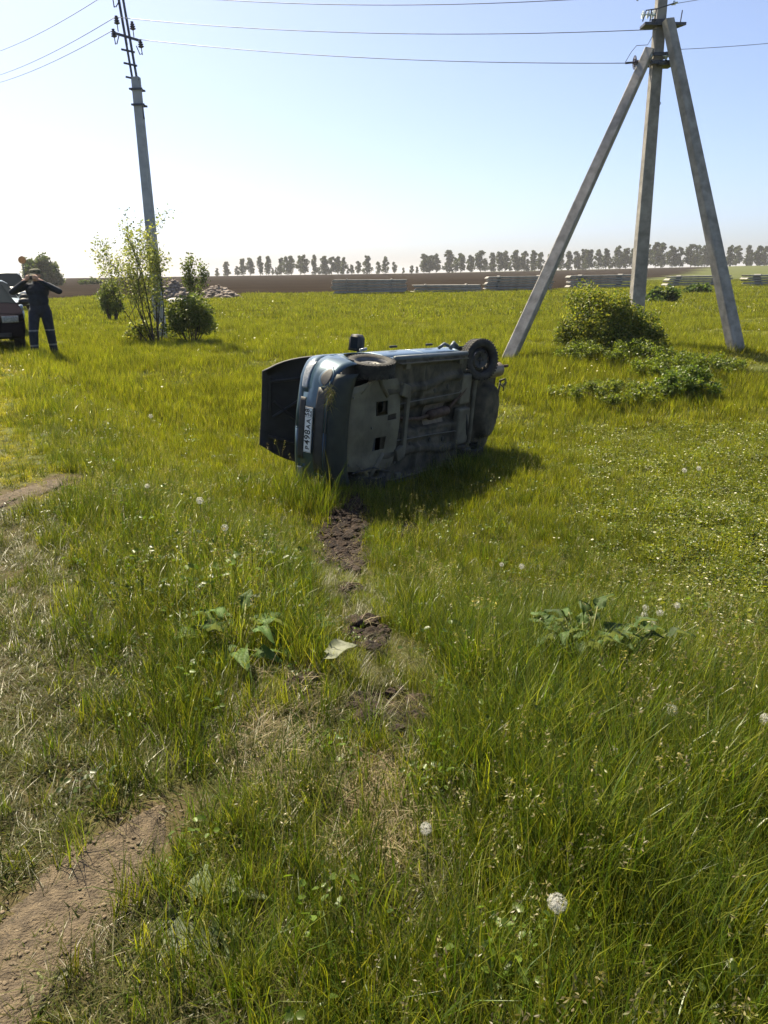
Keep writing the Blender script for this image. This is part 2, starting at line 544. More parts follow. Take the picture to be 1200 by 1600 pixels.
strip('dirt_path', PATH_A, .22, M['dirt'])
strip('dirt_path', PATH_B, .20, M['dirt'])


def road():
    m = pm('road_asphalt', (.05, .05, .05), (.08, .078, .074), 2, .9, bump=.3, bscale=30)
    d = np.array([-.407, .914]); n = np.array([.914, .407])
    V, F = [], []
    ts = np.concatenate([np.linspace(-20, 40, 31), np.geomspace(44, 420, 30)])
    for t in ts:
        for q in np.linspace(-11.0, -5.2, 7):
            p = np.array([-.8, 1.0]) + d * t + n * q
            V.append((p[0], p[1], hz(p[0], p[1]) + .03))
    for i in range(len(ts) - 1):
        for j in range(6):
            F.append((i * 7 + j + 1, i * 7 + j, (i + 1) * 7 + j, (i + 1) * 7 + j + 1))
    tag(from_arrays('road', V, F, m, smooth=True), kind='structure')


road()
# ------------------------------------------------------------------ power poles
def beam(mb, a, b, wa, wb, m=0, up=None, ch=.18):
    """tapered bar with chamfered rectangular section; wa / wb = (width, depth) at both ends"""
    a, b = np.array(a, float), np.array(b, float)
    d = (b - a) / np.linalg.norm(b - a)
    ref = np.array(up if up is not None else (1, 0, 0), float)
    u = ref - d * np.dot(ref, d); u /= np.linalg.norm(u)
    w = np.cross(d, u)
    V = []
    n = 7
    for i in range(n):
        t = i / (n - 1)
        p = a + (b - a) * t
        x, y = [(wa[k] * (1 - t) + wb[k] * t) / 2 for k in (0, 1)]
        c = ch * min(x, y)
        for sx, sy in ((x - c, -y), (x, -y + c), (x, y - c), (x - c, y), (-x + c, y), (-x, y - c), (-x, -y + c), (-x + c, -y)):
            V.append(p + u * sx + w * sy)
    F = [tuple(reversed(range(8))), tuple(range(8 * n - 8, 8 * n))]
    for i in range(n - 1):
        for j in range(8):
            F.append((i * 8 + j, i * 8 + (j + 1) % 8, i * 8 + 8 + (j + 1) % 8, i * 8 + 8 + j))
    mb.add(V, F, m)


def pin_insulator(parent, base, axis=(0, 0, 1), s=1.0, mat='ceramic'):
    mb = MB()
    prof = [(.012, -.16), (.012, 0), (.035, 0), (.05, .01), (.072, .02), (.075, .035), (.04, .05), (.04, .06), (.066, .07), (.068, .085), (.036, .10), (.036, .11), (.055, .12), (.056, .135), (.03, .15), (.03, .165), (.04, .17), (.036, .19), (.001, .2)]
    mb.lathe([(r * s * 1.25, h * s * 1.25) for r, h in prof], 14, base, axis)
    return mb.build('insulator', M[mat], parent, auto=40)


def disc_insulator(parent, a, d, s=1.0, mat='glass_ins'):
    """one suspension disc with cap and pin, starting at a along d"""
    mb = MB()
    prof = [(.02, 0), (.03, .01), (.045, .03), (.05, .07), (.06, .08), (.14, .11), (.142, .125), (.09, .125), (.085, .14), (.06, .128), (.02, .14), (.018, .19), (.001, .19)]
    mb.lathe([(r * s, h * s) for r, h in prof], 16, a, d)
    return mb.build('insulator', M[mat], parent, auto=35)


def tripod_pole():
    bx, by = 6.12, 19.8
    b0 = np.array(G(bx, by))
    root = empty('power_pole', b0)
    tag(root, 'braced concrete power pole with two slanting struts forming a tripod', 'power pole')
    L = lambda p: np.array(p, float) - b0
    mb = MB(); beam(mb, L((6.14, 19.8, b0[2] - .3)), L((6.20, 19.8, 8.6)), (.34, .27), (.19, .19), up=(1, .1, 0))
    mb.build('post', M['concrete'], root)
    mb = MB(); beam(mb, L((2.66, 17.7, hz(2.7, 17.7) - .25)), L((5.96, 19.62, 6.22)), (.27, .25), (.20, .19), up=(1, -.4, 0))
    mb.build('strut', M['concrete'], root)
    mb = MB(); beam(mb, L((8.02, 18.1, hz(8.0, 18.1) - .25)), L((6.29, 19.55, 6.78)), (.31, .27), (.21, .19), up=(1, .3, 0))
    mb.build('strut', M['concrete'], root)
    # clamps where the struts meet the post
    for z, w in ((6.78, .30), (5.98, .34), (6.14, .30)):
        mb = MB()
        for dy in (-.16, .16): mb.box(L((6.17, 19.75 + dy, z)), (w + .16, .035, .07))
        for dx in (-w / 2, w / 2): mb.box(L((6.17 + dx, 19.75, z)), (.03, .36, .08))
        for dx in (-w / 2, w / 2): mb.tube([L((6.17 + dx, 19.5, z)), L((6.17 + dx, 20.0, z))], .014, 6)
        mb.build('clamp', M['steel_dark'], root, bevel=.004)
    # upper bracket arm: an angle-iron frame, deep on the right
    mb = MB()
    mb.prism([(5.80, 19.56), (6.72, 19.62), (6.60, 19.9), (5.80, 19.94)], .06, -b0 + np.array((0, 0, 6.70)))
    mb.build('bracket_arm', M['steel_dark'], root, bevel=.005)
    mb = MB(); mb.tube([L((6.62, 19.75, 6.72)), L((6.65, 19.75, 7.02))], .012, 6); mb.build('bracket_pin', M['steel_dark'], root)
    mb = MB(); mb.prism([(6.16, 19.55), (6.52, 19.6), (6.50, 19.95), (6.16, 19.95)], .07, -b0 + np.array((0, 0, 5.92)))
    mb.build('lower_bracket', M['steel_dark'], root, bevel=.005)
    # disconnector insulators in a row on the upper bracket (pale glass)
    for dx in (-.40, -.29, -.19):
        disc_insulator(root, L((6.20 + dx, 19.55, 6.88)), (-.9, -.1, .12), .58)
    mb = MB()
    mb.tube([L((5.74, 19.55, 6.76)), L((5.80, 19.55, 6.97)), L((6.05, 19.55, 7.0)), L((6.4, 19.55, 7.1))], .014, 6)
    mb.tube([L((5.90, 19.55, 6.76)), L((5.92, 19.55, 6.98))], .014, 6)
    mb.tube([L((6.00, 19.55, 6.76)), L((6.02, 19.55, 7.0))], .014, 6)
    mb.build('switch_frame', M['steel_dark'], root)
    disc_insulator(root, L((6.40, 19.6, 7.16)), (.3, -.1, -.9), .5)
    disc_insulator(root, L((6.32, 19.6, 6.02)), (.1, -.2, 1), .62)
    disc_insulator(root, L((6.42, 19.6, 6.03)), (.2, -.2, 1), .55)
    disc_insulator(root, L((5.98, 19.55, 6.07)), (-.5, -.4, .3), .42)
    # strain insulators to the left: mid and top
    mb = MB(); mb.tube([L((5.92, 19.58, 6.0)), L((5.74, 19.6, 5.98))], .014, 6); mb.build('strain_link', M['steel_dark'], root)
    disc_insulator(root, L((5.76, 19.6, 5.985)), (-1, 0, -.05), 1.0, 'ceramic')
    mb = MB(); mb.tube([L((5.59, 19.6, 5.98)), L((5.44, 19.6, 5.97))], .022, 8); mb.build('wire_clamp', M['steel_dark'], root)
    mb = MB(); mb.tube([L((6.1, 19.7, 7.62)), L((5.78, 19.7, 7.36))], .02, 6); mb.build('top_arm', M['steel_dark'], root)
    disc_insulator(root, L((5.74, 19.7, 7.32)), (-1, 0, -.08), .85, 'ceramic')
    mb = MB(); mb.tube([L((5.62, 19.7, 7.31)), L((5.42, 19.7, 7.29))], .028, 8); mb.build('wire_clamp', M['steel_dark'], root)
    mb = MB(); mb.prism([(6.25, 19.7), (6.62, 19.72), (6.58, 19.85), (6.25, 19.9)], .05, -b0 + np.array((0, 0, 7.30)))
    mb.build('top_bracket', M['steel_dark'], root, bevel=.004)
    mb = MB(); mb.tube([L((5.44, 19.6, 5.99)), L((5.55, 19.6, 6.18)), L((5.66, 19.6, 6.31)), L((5.9, 19.6, 6.32)), L((6.0, 19.6, 6.5))], .007, 6)
    mb.build('jumper_wire', M['wire'], root)
    mb = MB(); mb.tube([L((6.26, 19.6, 5.2)), L((6.29, 19.6, 5.16)), L((6.26, 19.6, 5.12))], .008, 6); mb.build('hook', M['steel_dark'], root)


def line_pole():
    bx, by = -6.62, 24.4
    b0 = np.array(G(bx, by))
    root = empty('power_pole', b0)
    tag(root, 'single slim concrete power pole with steel top behind the leafy sapling', 'power pole')
    L = lambda p: np.array(p, float) - b0
    mb = MB(); beam(mb, L((-6.58, 24.4, b0[2] - .3)), L((-6.64, 24.4, 6.86)), (.30, .27), (.22, .21))
    mb.build('post', M['concrete_skylit'], root)
    mb = MB()
    mb.box(L((-6.645, 24.36, 7.30)) , (.055, .055, 3.0), (0, R(-5.2), 0))
    mb.build('riser_bar', M['steel_dark'], root)
    mb = MB()
    mb.box(L((-6.80, 24.44, 7.45)), (.05, .05, 3.3), (0, R(-5.2), 0))
    mb.build('riser_bar', M['steel_dark'], root)
    mb = MB(); mb.box(L((-6.90, 24.40, 8.75)), (.05, .05, 2.2), (0, R(-5.2), 0)); mb.build('mast_bar', M['steel_dark'], root)
    for z, dx in ((7.49, 0), (7.16, .03), (6.82, .05)):
        mb = MB(); mb.box(L((-6.76 + dx, 24.32, z)), (.36, .05, .045), (0, R(12), 0)); mb.build('step_bracket', M['steel_dark'], root)
    for z, dx in ((6.55, 0), (6.16, .02)):
        mb = MB()
        mb.box(L((-6.63 + dx, 24.26, z)), (.36, .03, .05)); mb.box(L((-6.63 + dx, 24.54, z)), (.36, .03, .05))
        for s in (-1, 1): mb.tube([L((-6.63 + dx + s * .16, 24.2, z)), L((-6.63 + dx + s * .16, 24.6, z))], .016, 6)
        mb.build('clamp', M['steel_dark'], root)
    mb = MB(); mb.box(L((-6.78, 24.36, 7.84)), (.66, .06, .06), (0, R(16), 0)); mb.build('cross_arm', M['steel_dark'], root)
    for (x, z, ax) in ((-6.99, 8.16, (-.05, 0, 1)), (-6.58, 8.02, (-.05, 0, 1))):
        pin_insulator(root, L((x, 24.34, z - .03)), ax, .85)
    for (x, z, s) in ((-7.10, 7.82, -1), (-6.40, 7.56, 1)):
        pin_insulator(root, L((x, 24.34, z)), (-.08, 0, 1), .85)
        mb = MB(); mb.tube([L((x, 24.34, z - .14)), L((x - s * .05, 24.34, z - .16)), L((x - s * .13, 24.34, z + .05))], .014, 6); mb.build('insulator_hook', M['steel_dark'], root)
    pin_insulator(root, L((-7.04, 24.34, 8.72)), (-.08, 0, 1), .95)
    mb = MB(); mb.tube([L((-7.04, 24.34, 8.56)), L((-6.98, 24.34, 8.54)), L((-6.9, 24.36, 8.66))], .014, 6); mb.build('insulator_hook', M['steel_dark'], root)


tripod_pole()
line_pole()


def wire(name, a, b, sag, label, r=.0085):
    a, b = np.array(a, float), np.array(b, float)
    pts = []
    for i in range(41):
        t = i / 40
        p = a + (b - a) * t
        p[2] -= 4 * sag * t * (1 - t)
        pts.append(p)
    o = MB().tube(pts, r, 6).build(name, M['wire'], smooth=True)
    tag(o, label, 'wire', 'power line wires')


W1, W2, W3 = ((-21.37, 46.0, 12.39), (-21.55, 46.0, 11.33), (-21.59, 46.0, 11.06))
wire('power_wire', (-7.04, 24.34, 8.93), (5.42, 19.7, 7.29), .25, 'uppermost wire sagging between the slim pole and the tripod pole')
wire('power_wire', (-6.99, 24.34, 8.30), (6.10, 19.6, 6.62), .22, 'middle wire running from the slim pole to the tripod pole')
wire('power_wire', (-6.40, 24.34, 7.76), (5.46, 19.6, 5.97), .16, 'lowest wire running from the slim pole to the tripod pole')
wire('power_wire', (-7.04, 24.34, 8.93), W1, .3, 'uppermost wire leaving the slim pole towards the left edge')
wire('power_wire', (-6.99, 24.34, 8.32), W2, .3, 'middle wire leaving the slim pole towards the left edge')
wire('power_wire', (-7.10, 24.34, 8.0), W3, .3, 'lowest wire leaving the slim pole towards the left edge')
wire('power_wire', (6.40, 19.6, 7.10), (11.5, 20.5, 8.15), .04, 'upper wire leaving the tripod pole towards the right edge', .006)
wire('power_wire', (6.45, 19.6, 6.22), (12.5, 20.5, 6.9), .08, 'lower wire leaving the tripod pole towards the right edge', .006)


# ------------------------------------------------------------------ cars
def plan(x, xr, xf, W, nf=.56, nr=.55):
    if x > xf - nf:
        q = min(1, (x - xf + nf) / nf); return W * max(.0, 1 - q ** 3.1) ** (1 / 3.1)
    if x < xr + nr:
        q = min(1, (xr + nr - x) / nr); return W * max(.0, 1 - q ** 3.2) ** (1 / 3.2)
    return W


def car_skin(P):
    """left and right skin as a grid; each face named after the panel it belongs to"""
    xr, xf, W = P['xr'], P['xf'], P['W']
    a = np.linspace(xr + .5, xf - .6, 74)
    th = np.linspace(0, math.pi / 2, 12)
    xs = np.concatenate([xr + .5 * (1 - np.cos(th)), a[1:-1], xf - .6 * (1 - np.sin(th))])
    belt = lambda x: float(np.interp(x, *zip(*P['belt'])))
    roof = lambda x: max(belt(x) + .012, float(np.interp(x, *zip(*P['roof']))))
    rows, faces = [], {}
    V = []
    fl, gl, rl = [0, .16, .34, .52, .70, .86, 1], [.30, .62, .92], [.78, .5, 0]
    for x in xs:
        w = max(.004, plan(x, xr, xf, W))
        zb, zr = belt(x), roof(x)
        zl = P['sill'] + .05 * float(sst(xf - .5, xf, x)) + .10 * float(sst(xr + .5, xr, x))
        for xa in P['axles']:
            if abs(x - xa) < P['arch']: zl = max(zl, P['wr'] + math.sqrt(P['arch'] ** 2 - (x - xa) ** 2))
        ring = []
        pr = lambda z: w * (1 - .42 * (z - .56) ** 2) + (0.012 if abs(z - zl) < 1e-6 and zl > .3 else 0)
        for f in fl:
            z = zl + (zb - zl) * f
            ring.append((pr(z), z))
        yb = ring[-1][0]
        tum = .24 * min(1, max(0, (zr - zb)) / .5) * (w / W)
        for g in gl:
            z = zb + (zr - .03 * min(1, (zr - zb) * 5) - zb) * g
            ring.append((yb - tum * g - .02 * g, z))
        yr = ring[-1][0]
        for q in rl:
            ring.append((yr * q, zr + .03 * (1 - q * q)))
        rows.append([(x, y, z) for y, z in ring])
    n = len(rows[0])
    top = len(fl) - 1
    panels = {}
    for i in range(len(xs) - 1):
        xm = (xs[i] + xs[i + 1]) / 2
        for j in range(n - 1):
            zm = sum(rows[i + u][j + v][2] for u in (0, 1) for v in (0, 1)) / 4
            nm = 'body'
            if j < top:
                if xm > P['axles'][0] + P['arch'] * .62 and j < 5 and zm < P['bump_z']: nm = 'front_bumper'
                elif xm < P['axles'][1] - P['arch'] * .62 and zm < P['bump_z'] + .05: nm = 'rear_bumper'
                elif P['door'][0] < xm < P['door'][1] and j > 0: nm = 'front_door'
                elif P['door'][2] < xm <= P['door'][0] and j > 0: nm = 'rear_door'
            elif j < top + 3:
                if any(a < xm < b for a, b in P['side_glass']) and j < top + 3 and rows[i][j + 1][2] - rows[i][j][2] > .03: nm = 'side_window'
                elif P['hood'][0] < xm < P['hood'][1]: nm = 'hood'
            else:
                if P['screen'][0] < xm < P['screen'][1]: nm = 'windscreen'
                elif P['rear_glass'][0] < xm < P['rear_glass'][1]: nm = 'rear_window'
                elif P['hood'][0] < xm < P['hood'][1]: nm = 'hood'
                elif P['rear_glass'][1] <= xm <= P['screen'][0]: nm = 'roof'
            for s in (1, -1):
                q = [rows[i][j], rows[i + 1][j], rows[i + 1][j + 1], rows[i][j + 1]]
                q = [(x, y * s, z) for x, y, z in q]
                if s > 0: q = q[::-1]
                key = nm
                if nm in ('front_door', 'rear_door', 'side_window'): key = (nm, s)
                panels.setdefault(key, []).append(q)
    return panels


def panel_mesh(quads):
    """merge shared corners"""
    idx, V, F = {}, [], []
    for q in quads:
        f = []
        for p in q:
            k = tuple(round(c, 5) for c in p)
            if k not in idx: idx[k] = len(V); V.append(k)
            if idx[k] not in f: f.append(idx[k])
        if len(f) > 2: F.append(f)
    return V, F


def make_wheel(parent, loc, r=.2875, w=.175, axis=(0, 1, 0), rim='rim', rot=None, tread=40):
    """tyre with blocks, steel rim with holes and hub; the outer face looks along +axis"""
    e = MB()
    h = w / 2
    prof = [(r * .66, -h * .82), (r * .72, -h), (r * .86, -h * 1.05), (r * .965, -h * .92), (r, -h * .72), (r, -h * .3), (r * .975, -h * .28), (r * .975, -h * .18), (r, -h * .16), (r, h * .16), (r * .975, h * .18), (r * .975, h * .28), (r, h * .3), (r, h * .72), (r * .965, h * .92), (r * .86, h * 1.05), (r * .72, h), (r * .66, h * .82)]
    e.lathe(prof, 48, (0, 0, 0), (0, 1, 0))
    for i in range(tread):
        a = 2 * math.pi * i / tread
        for s in (-1, 1):
            e.box((math.cos(a) * r * .985, s * h * .72, math.sin(a) * r * .985), (.018, h * .5, .022), (0, -a, 0))
    t = e.build('wheel', M['rubber'], parent, auto=40)
    t.location = loc
    q = Vector((0, 1, 0)).rotation_difference(Vector(axis)) if rot is None else rot
    t.rotation_mode = 'QUATERNION'; t.rotation_quaternion = q
    m = MB()
    m.lathe([(r * .67, -h * .8), (r * .69, -h * .86), (r * .64, -h * .7), (r * .60, -h * .3), (r * .60, h * .3), (r * .64, h * .7), (r * .69, h * .86), (r * .67, h * .8)], 40, (0, 0, 0), (0, 1, 0))
    # dished disc with a ring of round holes
    nr = 32
    V, F = [], []
    rad = [(.60, .10), (.54, .30), (.48, .40), (.40, .44), (.30, .40), (.22, .28), (.13, .24), (.10, .42), (.02, .46)]
    for (q_, hh) in rad:
        for j in range(nr):
            aa = 2 * math.pi * j / nr
            V.append((r * q_ * math.cos(aa), h * hh, r * q_ * math.sin(aa)))
    for i in range(len(rad) - 1):
        for j in range(nr):
            if i == 2 and j % 4 < 2: continue
            F.append((i * nr + j, i * nr + (j + 1) % nr, (i + 1) * nr + (j + 1) % nr, (i + 1) * nr + j))
    m.add(V, F)
    for k in range(4):
        aa = math.pi / 2 * k + .4
        m.lathe([(.012, 0), (.012, .018), (.001, .02)], 6, (r * .2 * math.cos(aa), h * .26, r * .2 * math.sin(aa)), (0, 1, 0))
    # brake drum behind
    m.lathe([(.001, -h * .95), (.10, -h * .95), (.11, -h * .2), (.11, h * .15), (.02, h * .2)], 24, (0, 0, 0), (0, 1, 0))
    rm = m.build('rim', M[rim], t, auto=35)
    return t


def text_mesh(s, size, depth=.0015):
    cu = bpy.data.curves.new('plate_text', 'FONT')
    cu.body = s; cu.size = size; cu.align_x = 'CENTER'; cu.align_y = 'CENTER'; cu.extrude = depth
    cu.offset = size * .012
    o = bpy.data.objects.new('plate_text', cu)
    col.objects.link(o)
    dg = bpy.context.evaluated_depsgraph_get()
    me = bpy.data.meshes.new_from_object(o.evaluated_get(dg))
    bpy.data.objects.remove(o); bpy.data.curves.remove(cu)
    return me


def car_common(root, P, paint, glass, skip=()):
    panels = car_skin(P)
    parts = {}
    for key, quads in panels.items():
        nm = key[0] if isinstance(key, tuple) else key
        if nm in skip: parts[key] = quads; continue
        V, F = panel_mesh(quads)
        gl = nm in ('side_window', 'windscreen', 'rear_window')
        o = MB().add(V, F).build(nm, M[glass] if gl else M[P['bumper_mat']] if 'bumper' in nm and P.get('bumper_mat') else M[paint], root, auto=50)
        sd = o.modifiers.new('thickness', 'SOLIDIFY'); sd.thickness = .012; sd.offset = -1 if True else 0
        parts[key] = o
    return parts


def hero_car():
    c, s_ = .59, .807
    X = Vector((-c, -s_, .045)).normalized()
    Zt = Vector((-s_, c, 0)).normalized()
    Y = Zt.cross(X).normalized()
    tilt = Matrix.Rotation(R(-5.0), 3, X)
    Y = tilt @ Y; Zt = X.cross(Y)
    rot = Matrix((X, Y, Zt)).transposed()
    K = .965
    O = Vector((-.81, 8.70, -.035)) - X * 2.03 * K - Zt * .50 * K
    root = empty('overturned_car', (0, 0, 0))
    root.matrix_world = Matrix.Translation(O) @ rot.to_4x4() @ Matrix.Scale(K, 4)
    tag(root, 'blue hatchback lying on its right side with hood open and underbody facing the viewer', 'car')
    P = dict(xr=-1.95, xf=2.03, W=.812, sill=.21, axles=(1.235, -1.235), arch=.335, wr=.2875, bump_z=.60,
             belt=[(-1.95, .70), (-1.9, .80), (-1.8, .93), (-1.2, .95), (.3, .91), (.85, .90), (1.3, .88), (1.75, .80), (1.95, .74), (2.03, .68)],
             roof=[(-1.95, .70), (-1.82, .98), (-1.62, 1.38), (-1.3, 1.46), (-.6, 1.50), (-.1, 1.48), (.15, 1.42), (.95, .90), (2.03, .68)],
             side_glass=[(-1.5, -1.0), (-.92, -.10), (-.02, .55)], hood=(.93, 1.80), screen=(.18, .90), rear_glass=(-1.85, -1.66), door=(-.08, .82, -.98))
    parts = car_common(root, P, 'blue_paint', 'glass_dark', skip=('hood',))
    # hood, swung open about its hinge
    V, F = panel_mesh(parts['hood'])
    V = np.array(V)
    hx, hzz, an = .93, .92, R(-58)
    dx, dz = (V[:, 0] - hx) * 1.14, V[:, 2] - hzz
    V[:, 1] *= (.95 - .30 * np.clip(dx / .99, 0, 1) ** 2.2)
    V[:, 0] = hx + dx * math.cos(an) + dz * math.sin(an)
    V[:, 2] = hzz - dx * math.sin(an) + dz * math.cos(an)
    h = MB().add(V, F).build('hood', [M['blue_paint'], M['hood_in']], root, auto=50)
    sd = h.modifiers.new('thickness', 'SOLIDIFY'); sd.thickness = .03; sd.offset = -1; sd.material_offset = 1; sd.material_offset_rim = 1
    mb = MB()
    u = np.array([math.cos(an), 0, -math.sin(an)]); nrm = np.array([math.sin(an), 0, math.cos(an)])
    b = np.array([hx, 0, hzz])
    for (p, q) in (((.12, -.5), (.9, -.35)), ((.12, .5), (.9, .35)), ((.12, -.5), (.12, .5)), ((.9, -.4), (.9, .4)), ((.12, -.45), (.85, .1)), ((.12, .45), (.85, -.1))):
        A = b + u * p[0] + np.array([0, p[1], 0]) - nrm * .055; B = b + u * q[0] + np.array([0, q[1], 0]) - nrm * (.055 + .12 * q[0])
        mb.tube([A, B], .022, 6)
    mb.build('hood_brace', M['hood_in'], h)
    # engine bay
    mb = MB(); mb.box((1.32, 0, .50), (.85, 1.2, .03)); mb.box((.90, 0, .68), (.03, 1.3, .4)); mb.box((1.75, 0, .60), (.03, 1.1, .22)); mb.build('engine_bay', M['black_plastic'], root)
    mb = MB(); mb.box((1.35, -.08, .62), (.42, .6, .3)); mb.box((1.35, -.08, .80), (.3, .5, .08)); mb.tube([(1.2, .3, .62), (1.2, .45, .7), (1.5, .5, .7)], .05, 10); mb.build('engine', M['engine'], root, bevel=.02)
    mb = MB(); mb.box((1.1, .48, .68), (.24, .17, .2)); mb.build('battery', M['black_plastic'], root, bevel=.008)
    # ---- front: plate, grilles, lamps
    fx = lambda y: float(2.03 - .56 + .56 * max(0, 1 - min(1, abs(y) / .812) ** 3.1) ** (1 / 3.1))
    def patch(name, y0, y1, z0, z1, mat, out=.006, n=16, thick=.012, shape=None):
        V, F = [], []
        m_ = 6
        for i in range(n + 1):
            y = y0 + (y1 - y0) * i / n
            for j in range(m_ + 1):
                t = j / m_
                lo, hi = (z0, z1) if shape is None else shape(i / n)
                z = lo + (hi - lo) * t
                k = (1 - .42 * (z - .56) ** 2)
                V.append((fx(y / k) + out, y, z))
        for i in range(n):
            for j in range(m_):
                a = i * (m_ + 1) + j
                F.append((a, a + m_ + 1, a + m_ + 2, a + 1))
        o = MB().add(V, F).build(name, mat, root, smooth=True)
        sd = o.modifiers.new('thickness', 'SOLIDIFY'); sd.thickness = thick; sd.offset = -1
        return o
    patch('lower_grille', -.50, .50, .30, .435, M['black_plastic'], .003)
    patch('upper_grille', -.36, .36, .585, .665, M['black_plastic'], .004)
    for s in (1, -1):
        a, b_ = (.46, .75)
        patch('headlight', s * a, s * b_, .62, .78, M['lamp_glass'], .006, shape=lambda t: (.60 + .02 * t, .67 + .06 * t))
        patch('fog_lamp_surround', s * .49, s * .73, .33, .46, M['blue_paint'], .008, shape=lambda t: (.365 - .095 * math.sin(math.pi * min(1, t * 1.05 + .0)) ** .6, .375 + .095 * math.sin(math.pi * min(1, t * 1.0)) ** .8))
        patch('fog_lamp_pocket', s * .525, s * .705, .35, .44, M['black_plastic'], .012, shape=lambda t: (.367 - .068 * math.sin(math.pi * t) ** .6, .373 + .068 * math.sin(math.pi * t) ** .8))
    patch('bumper_lip', -.62, .62, .262, .278, M['black_plastic'], .004)
    # number plate: x forward, text reads from the car's right to its left
    px = fx(0) + .022
    mb = MB(); mb.box((px, 0, .50), (.006, .535, .125)); fr = mb.build('plate_frame', M['black_plastic'], root, bevel=.002)
    mb = MB(); mb.box((px + .004, 0, .50), (.004, .52, .112)); pl = mb.build('number_plate', M['white_plate'], root, bevel=.001)
    mt = Matrix(((0, 0, 1), (1, 0, 0), (0, 1, 0))).to_4x4()
    def put_text(s, size, y, z, squeeze=1.0):
        me = text_mesh(s, size)
        me.transform(Matrix.Translation((px + .0075, y, z)) @ mt @ Matrix.Diagonal((squeeze, 1, 1, 1)))
        me.materials.clear(); me.materials.append(M['black_ink'])
        o = bpy.data.objects.new('plate_character', me); col.objects.link(o); o.parent = pl
    for ch, y, sz in (('P', -.205, .085), ('4', -.142, .115), ('9', -.083, .115), ('8', -.024, .115), ('A', .04, .085), ('A', .103, .085)):
        put_text(ch, sz, y, .50 - (.008 if sz < .1 else 0), .95)
    put_text('5', .085, .178, .517); put_text('8', .085, .223, .517); put_text('RUS', .036, .192, .464)
    mb = MB()
    mb.box((px + .0065, .148, .50), (.002, .003, .10))
    for y in (-.252, .252): mb.box((px + .0065, y, .50), (.002, .003, .102))
    for z in (.4475, .5525): mb.box((px + .0065, 0, z), (.002, .506, .003))
    mb.build('plate_border', M['black_ink'], pl)
    # ---- mirrors and handles
    for s in (1, -1):
        mb = MB()
        mb.prism([(-.085, -.02), (.085, -.02), (.08, .13), (.045, .185), (-.05, .185), (-.085, .14)], .11 * s, (.69, s * .80, .985), (0, 0, 1), (0, s, 0))
        mb.tube([(.63, s * .76, .93), (.63, s * .83, .95)], .03, 8)
        mo = mb.build('side_mirror', M['black_plastic'], root, smooth=True)
        mb = MB(); mb.box((.685 if s > 0 else .575, s * .885, .985), (.012, .15, .12)); mb.build('mirror_glass', M['glass_dark'], mo, bevel=.02)
        for hx_ in (-.0, -.88):
            mb = MB(); mb.box((hx_ + .08, s * .838, .80), (.16, .03, .03)); mb.build('door_handle', M['black_plastic'], root, bevel=.01)
    for s in (1, -1):
        mb = MB(); mb.tube([(.86, s * .79, .215), (-.86, s * .79, .215)], [.035, .035], 10); mb.build('sill', M['blue_dirty'], root, smooth=True)
    # ---- wheels: front axle normal, rear left folded outwards so its face turns to the viewer
    def wr(v): return Vector(v).normalized()
    make_wheel(root, (1.235, .705, .285), axis=wr((.10, 1, -.06)))
    make_wheel(root, (1.235, -.675, .285), axis=wr((0, -1, 0)))
    make_wheel(root, (-1.235, -.675, .30), axis=wr((0, -1, 0)))
    make_wheel(root, (-1.225, .69, .21), axis=wr((.38, .14, -1)), rim='rim_dark')
    # ---- wheel wells
    for xa in P['axles']:
        for s in (1, -1):
            V, F = [], []
            n = 16
            for i in range(n + 1):
                a = math.pi * i / n
                for y in (.80, .56):
                    V.append((xa + .35 * math.cos(a), s * y, .27 + .35 * math.sin(a)))
            V.append((xa, s * .56, .27)); ci = len(V) - 1
            for i in range(n):
                F.append((2 * i, 2 * i + 1, 2 * i + 3, 2 * i + 2)); F.append((2 * i + 1, ci, 2 * i + 3))
            MB().add(V, F).build('wheel_well', M['black_plastic'], root, smooth=False)
    # ---- underbody
    nx, ny = 120, 72
    xs = np.linspace(-1.90, 1.02, nx); ys = np.linspace(-.80, .80, ny)
    Xg, Yg = np.meshgrid(xs, ys, indexing='ij')
    Z = np.full(Xg.shape, .215)
    ay = np.abs(Yg)
    Z += .11 * (1 - sst(.10, .17, ay)) * (1 - sst(-.95, -.80, -Xg) * 0) * sst(-.85, -.7, Xg)        # exhaust tunnel
    rail = .40 + .10 * sst(.2, -.5, Xg) + .0 * Xg
    Z -= .045 * (1 - sst(.035, .06, np.abs(ay - rail))) * sst(-.8, -.7, Xg)                           # bent side rails
    Z -= .035 * (1 - sst(.04, .07, np.abs(ay - .765))) * (np.abs(Xg) < .85)                            # sill seam
    Z += .012 * np.sin(Yg * 55) * (1 - sst(.33, .36, ay)) * sst(.18, .2, ay) * sst(-.6, -.5, Xg) * (1 - sst(.5, .6, Xg))   # pressed ribs
    Z -= .03 * (1 - sst(.03, .05, np.abs(Xg + .72)))                                                  # cross member
    Z -= .03 * (1 - sst(.03, .05, np.abs(Xg - .22)))* (ay > .18)
    Z += .10 * sst(-.98, -1.08, Xg) * (1 - sst(-1.38, -1.46, Xg)* 0) * (1 - sst(-1.30, -1.5, Xg) * .5)  # kick-up over the axle
    ell = np.hypot((Xg + 1.62) / .26, (Yg + .08) / .44)
    Z -= .15 * (1 - sst(.82, 1.02, ell))                                                             # spare wheel well
    Z += .004 * wob(Xg, Yg, 9)
    V = np.stack([Xg, Yg, Z], -1).reshape(-1, 3)
    i = np.arange(nx - 1)[:, None] * ny + np.arange(ny - 1)[None, :]
    F = np.stack([i, i + 1, i + 1 + ny, i + ny], -1).reshape(-1, 4)
    cxy = V[F].mean(1)
    w_in = np.array([plan(float(x), -1.95, 2.03, .812) for x in cxy[:, 0]]) - .03
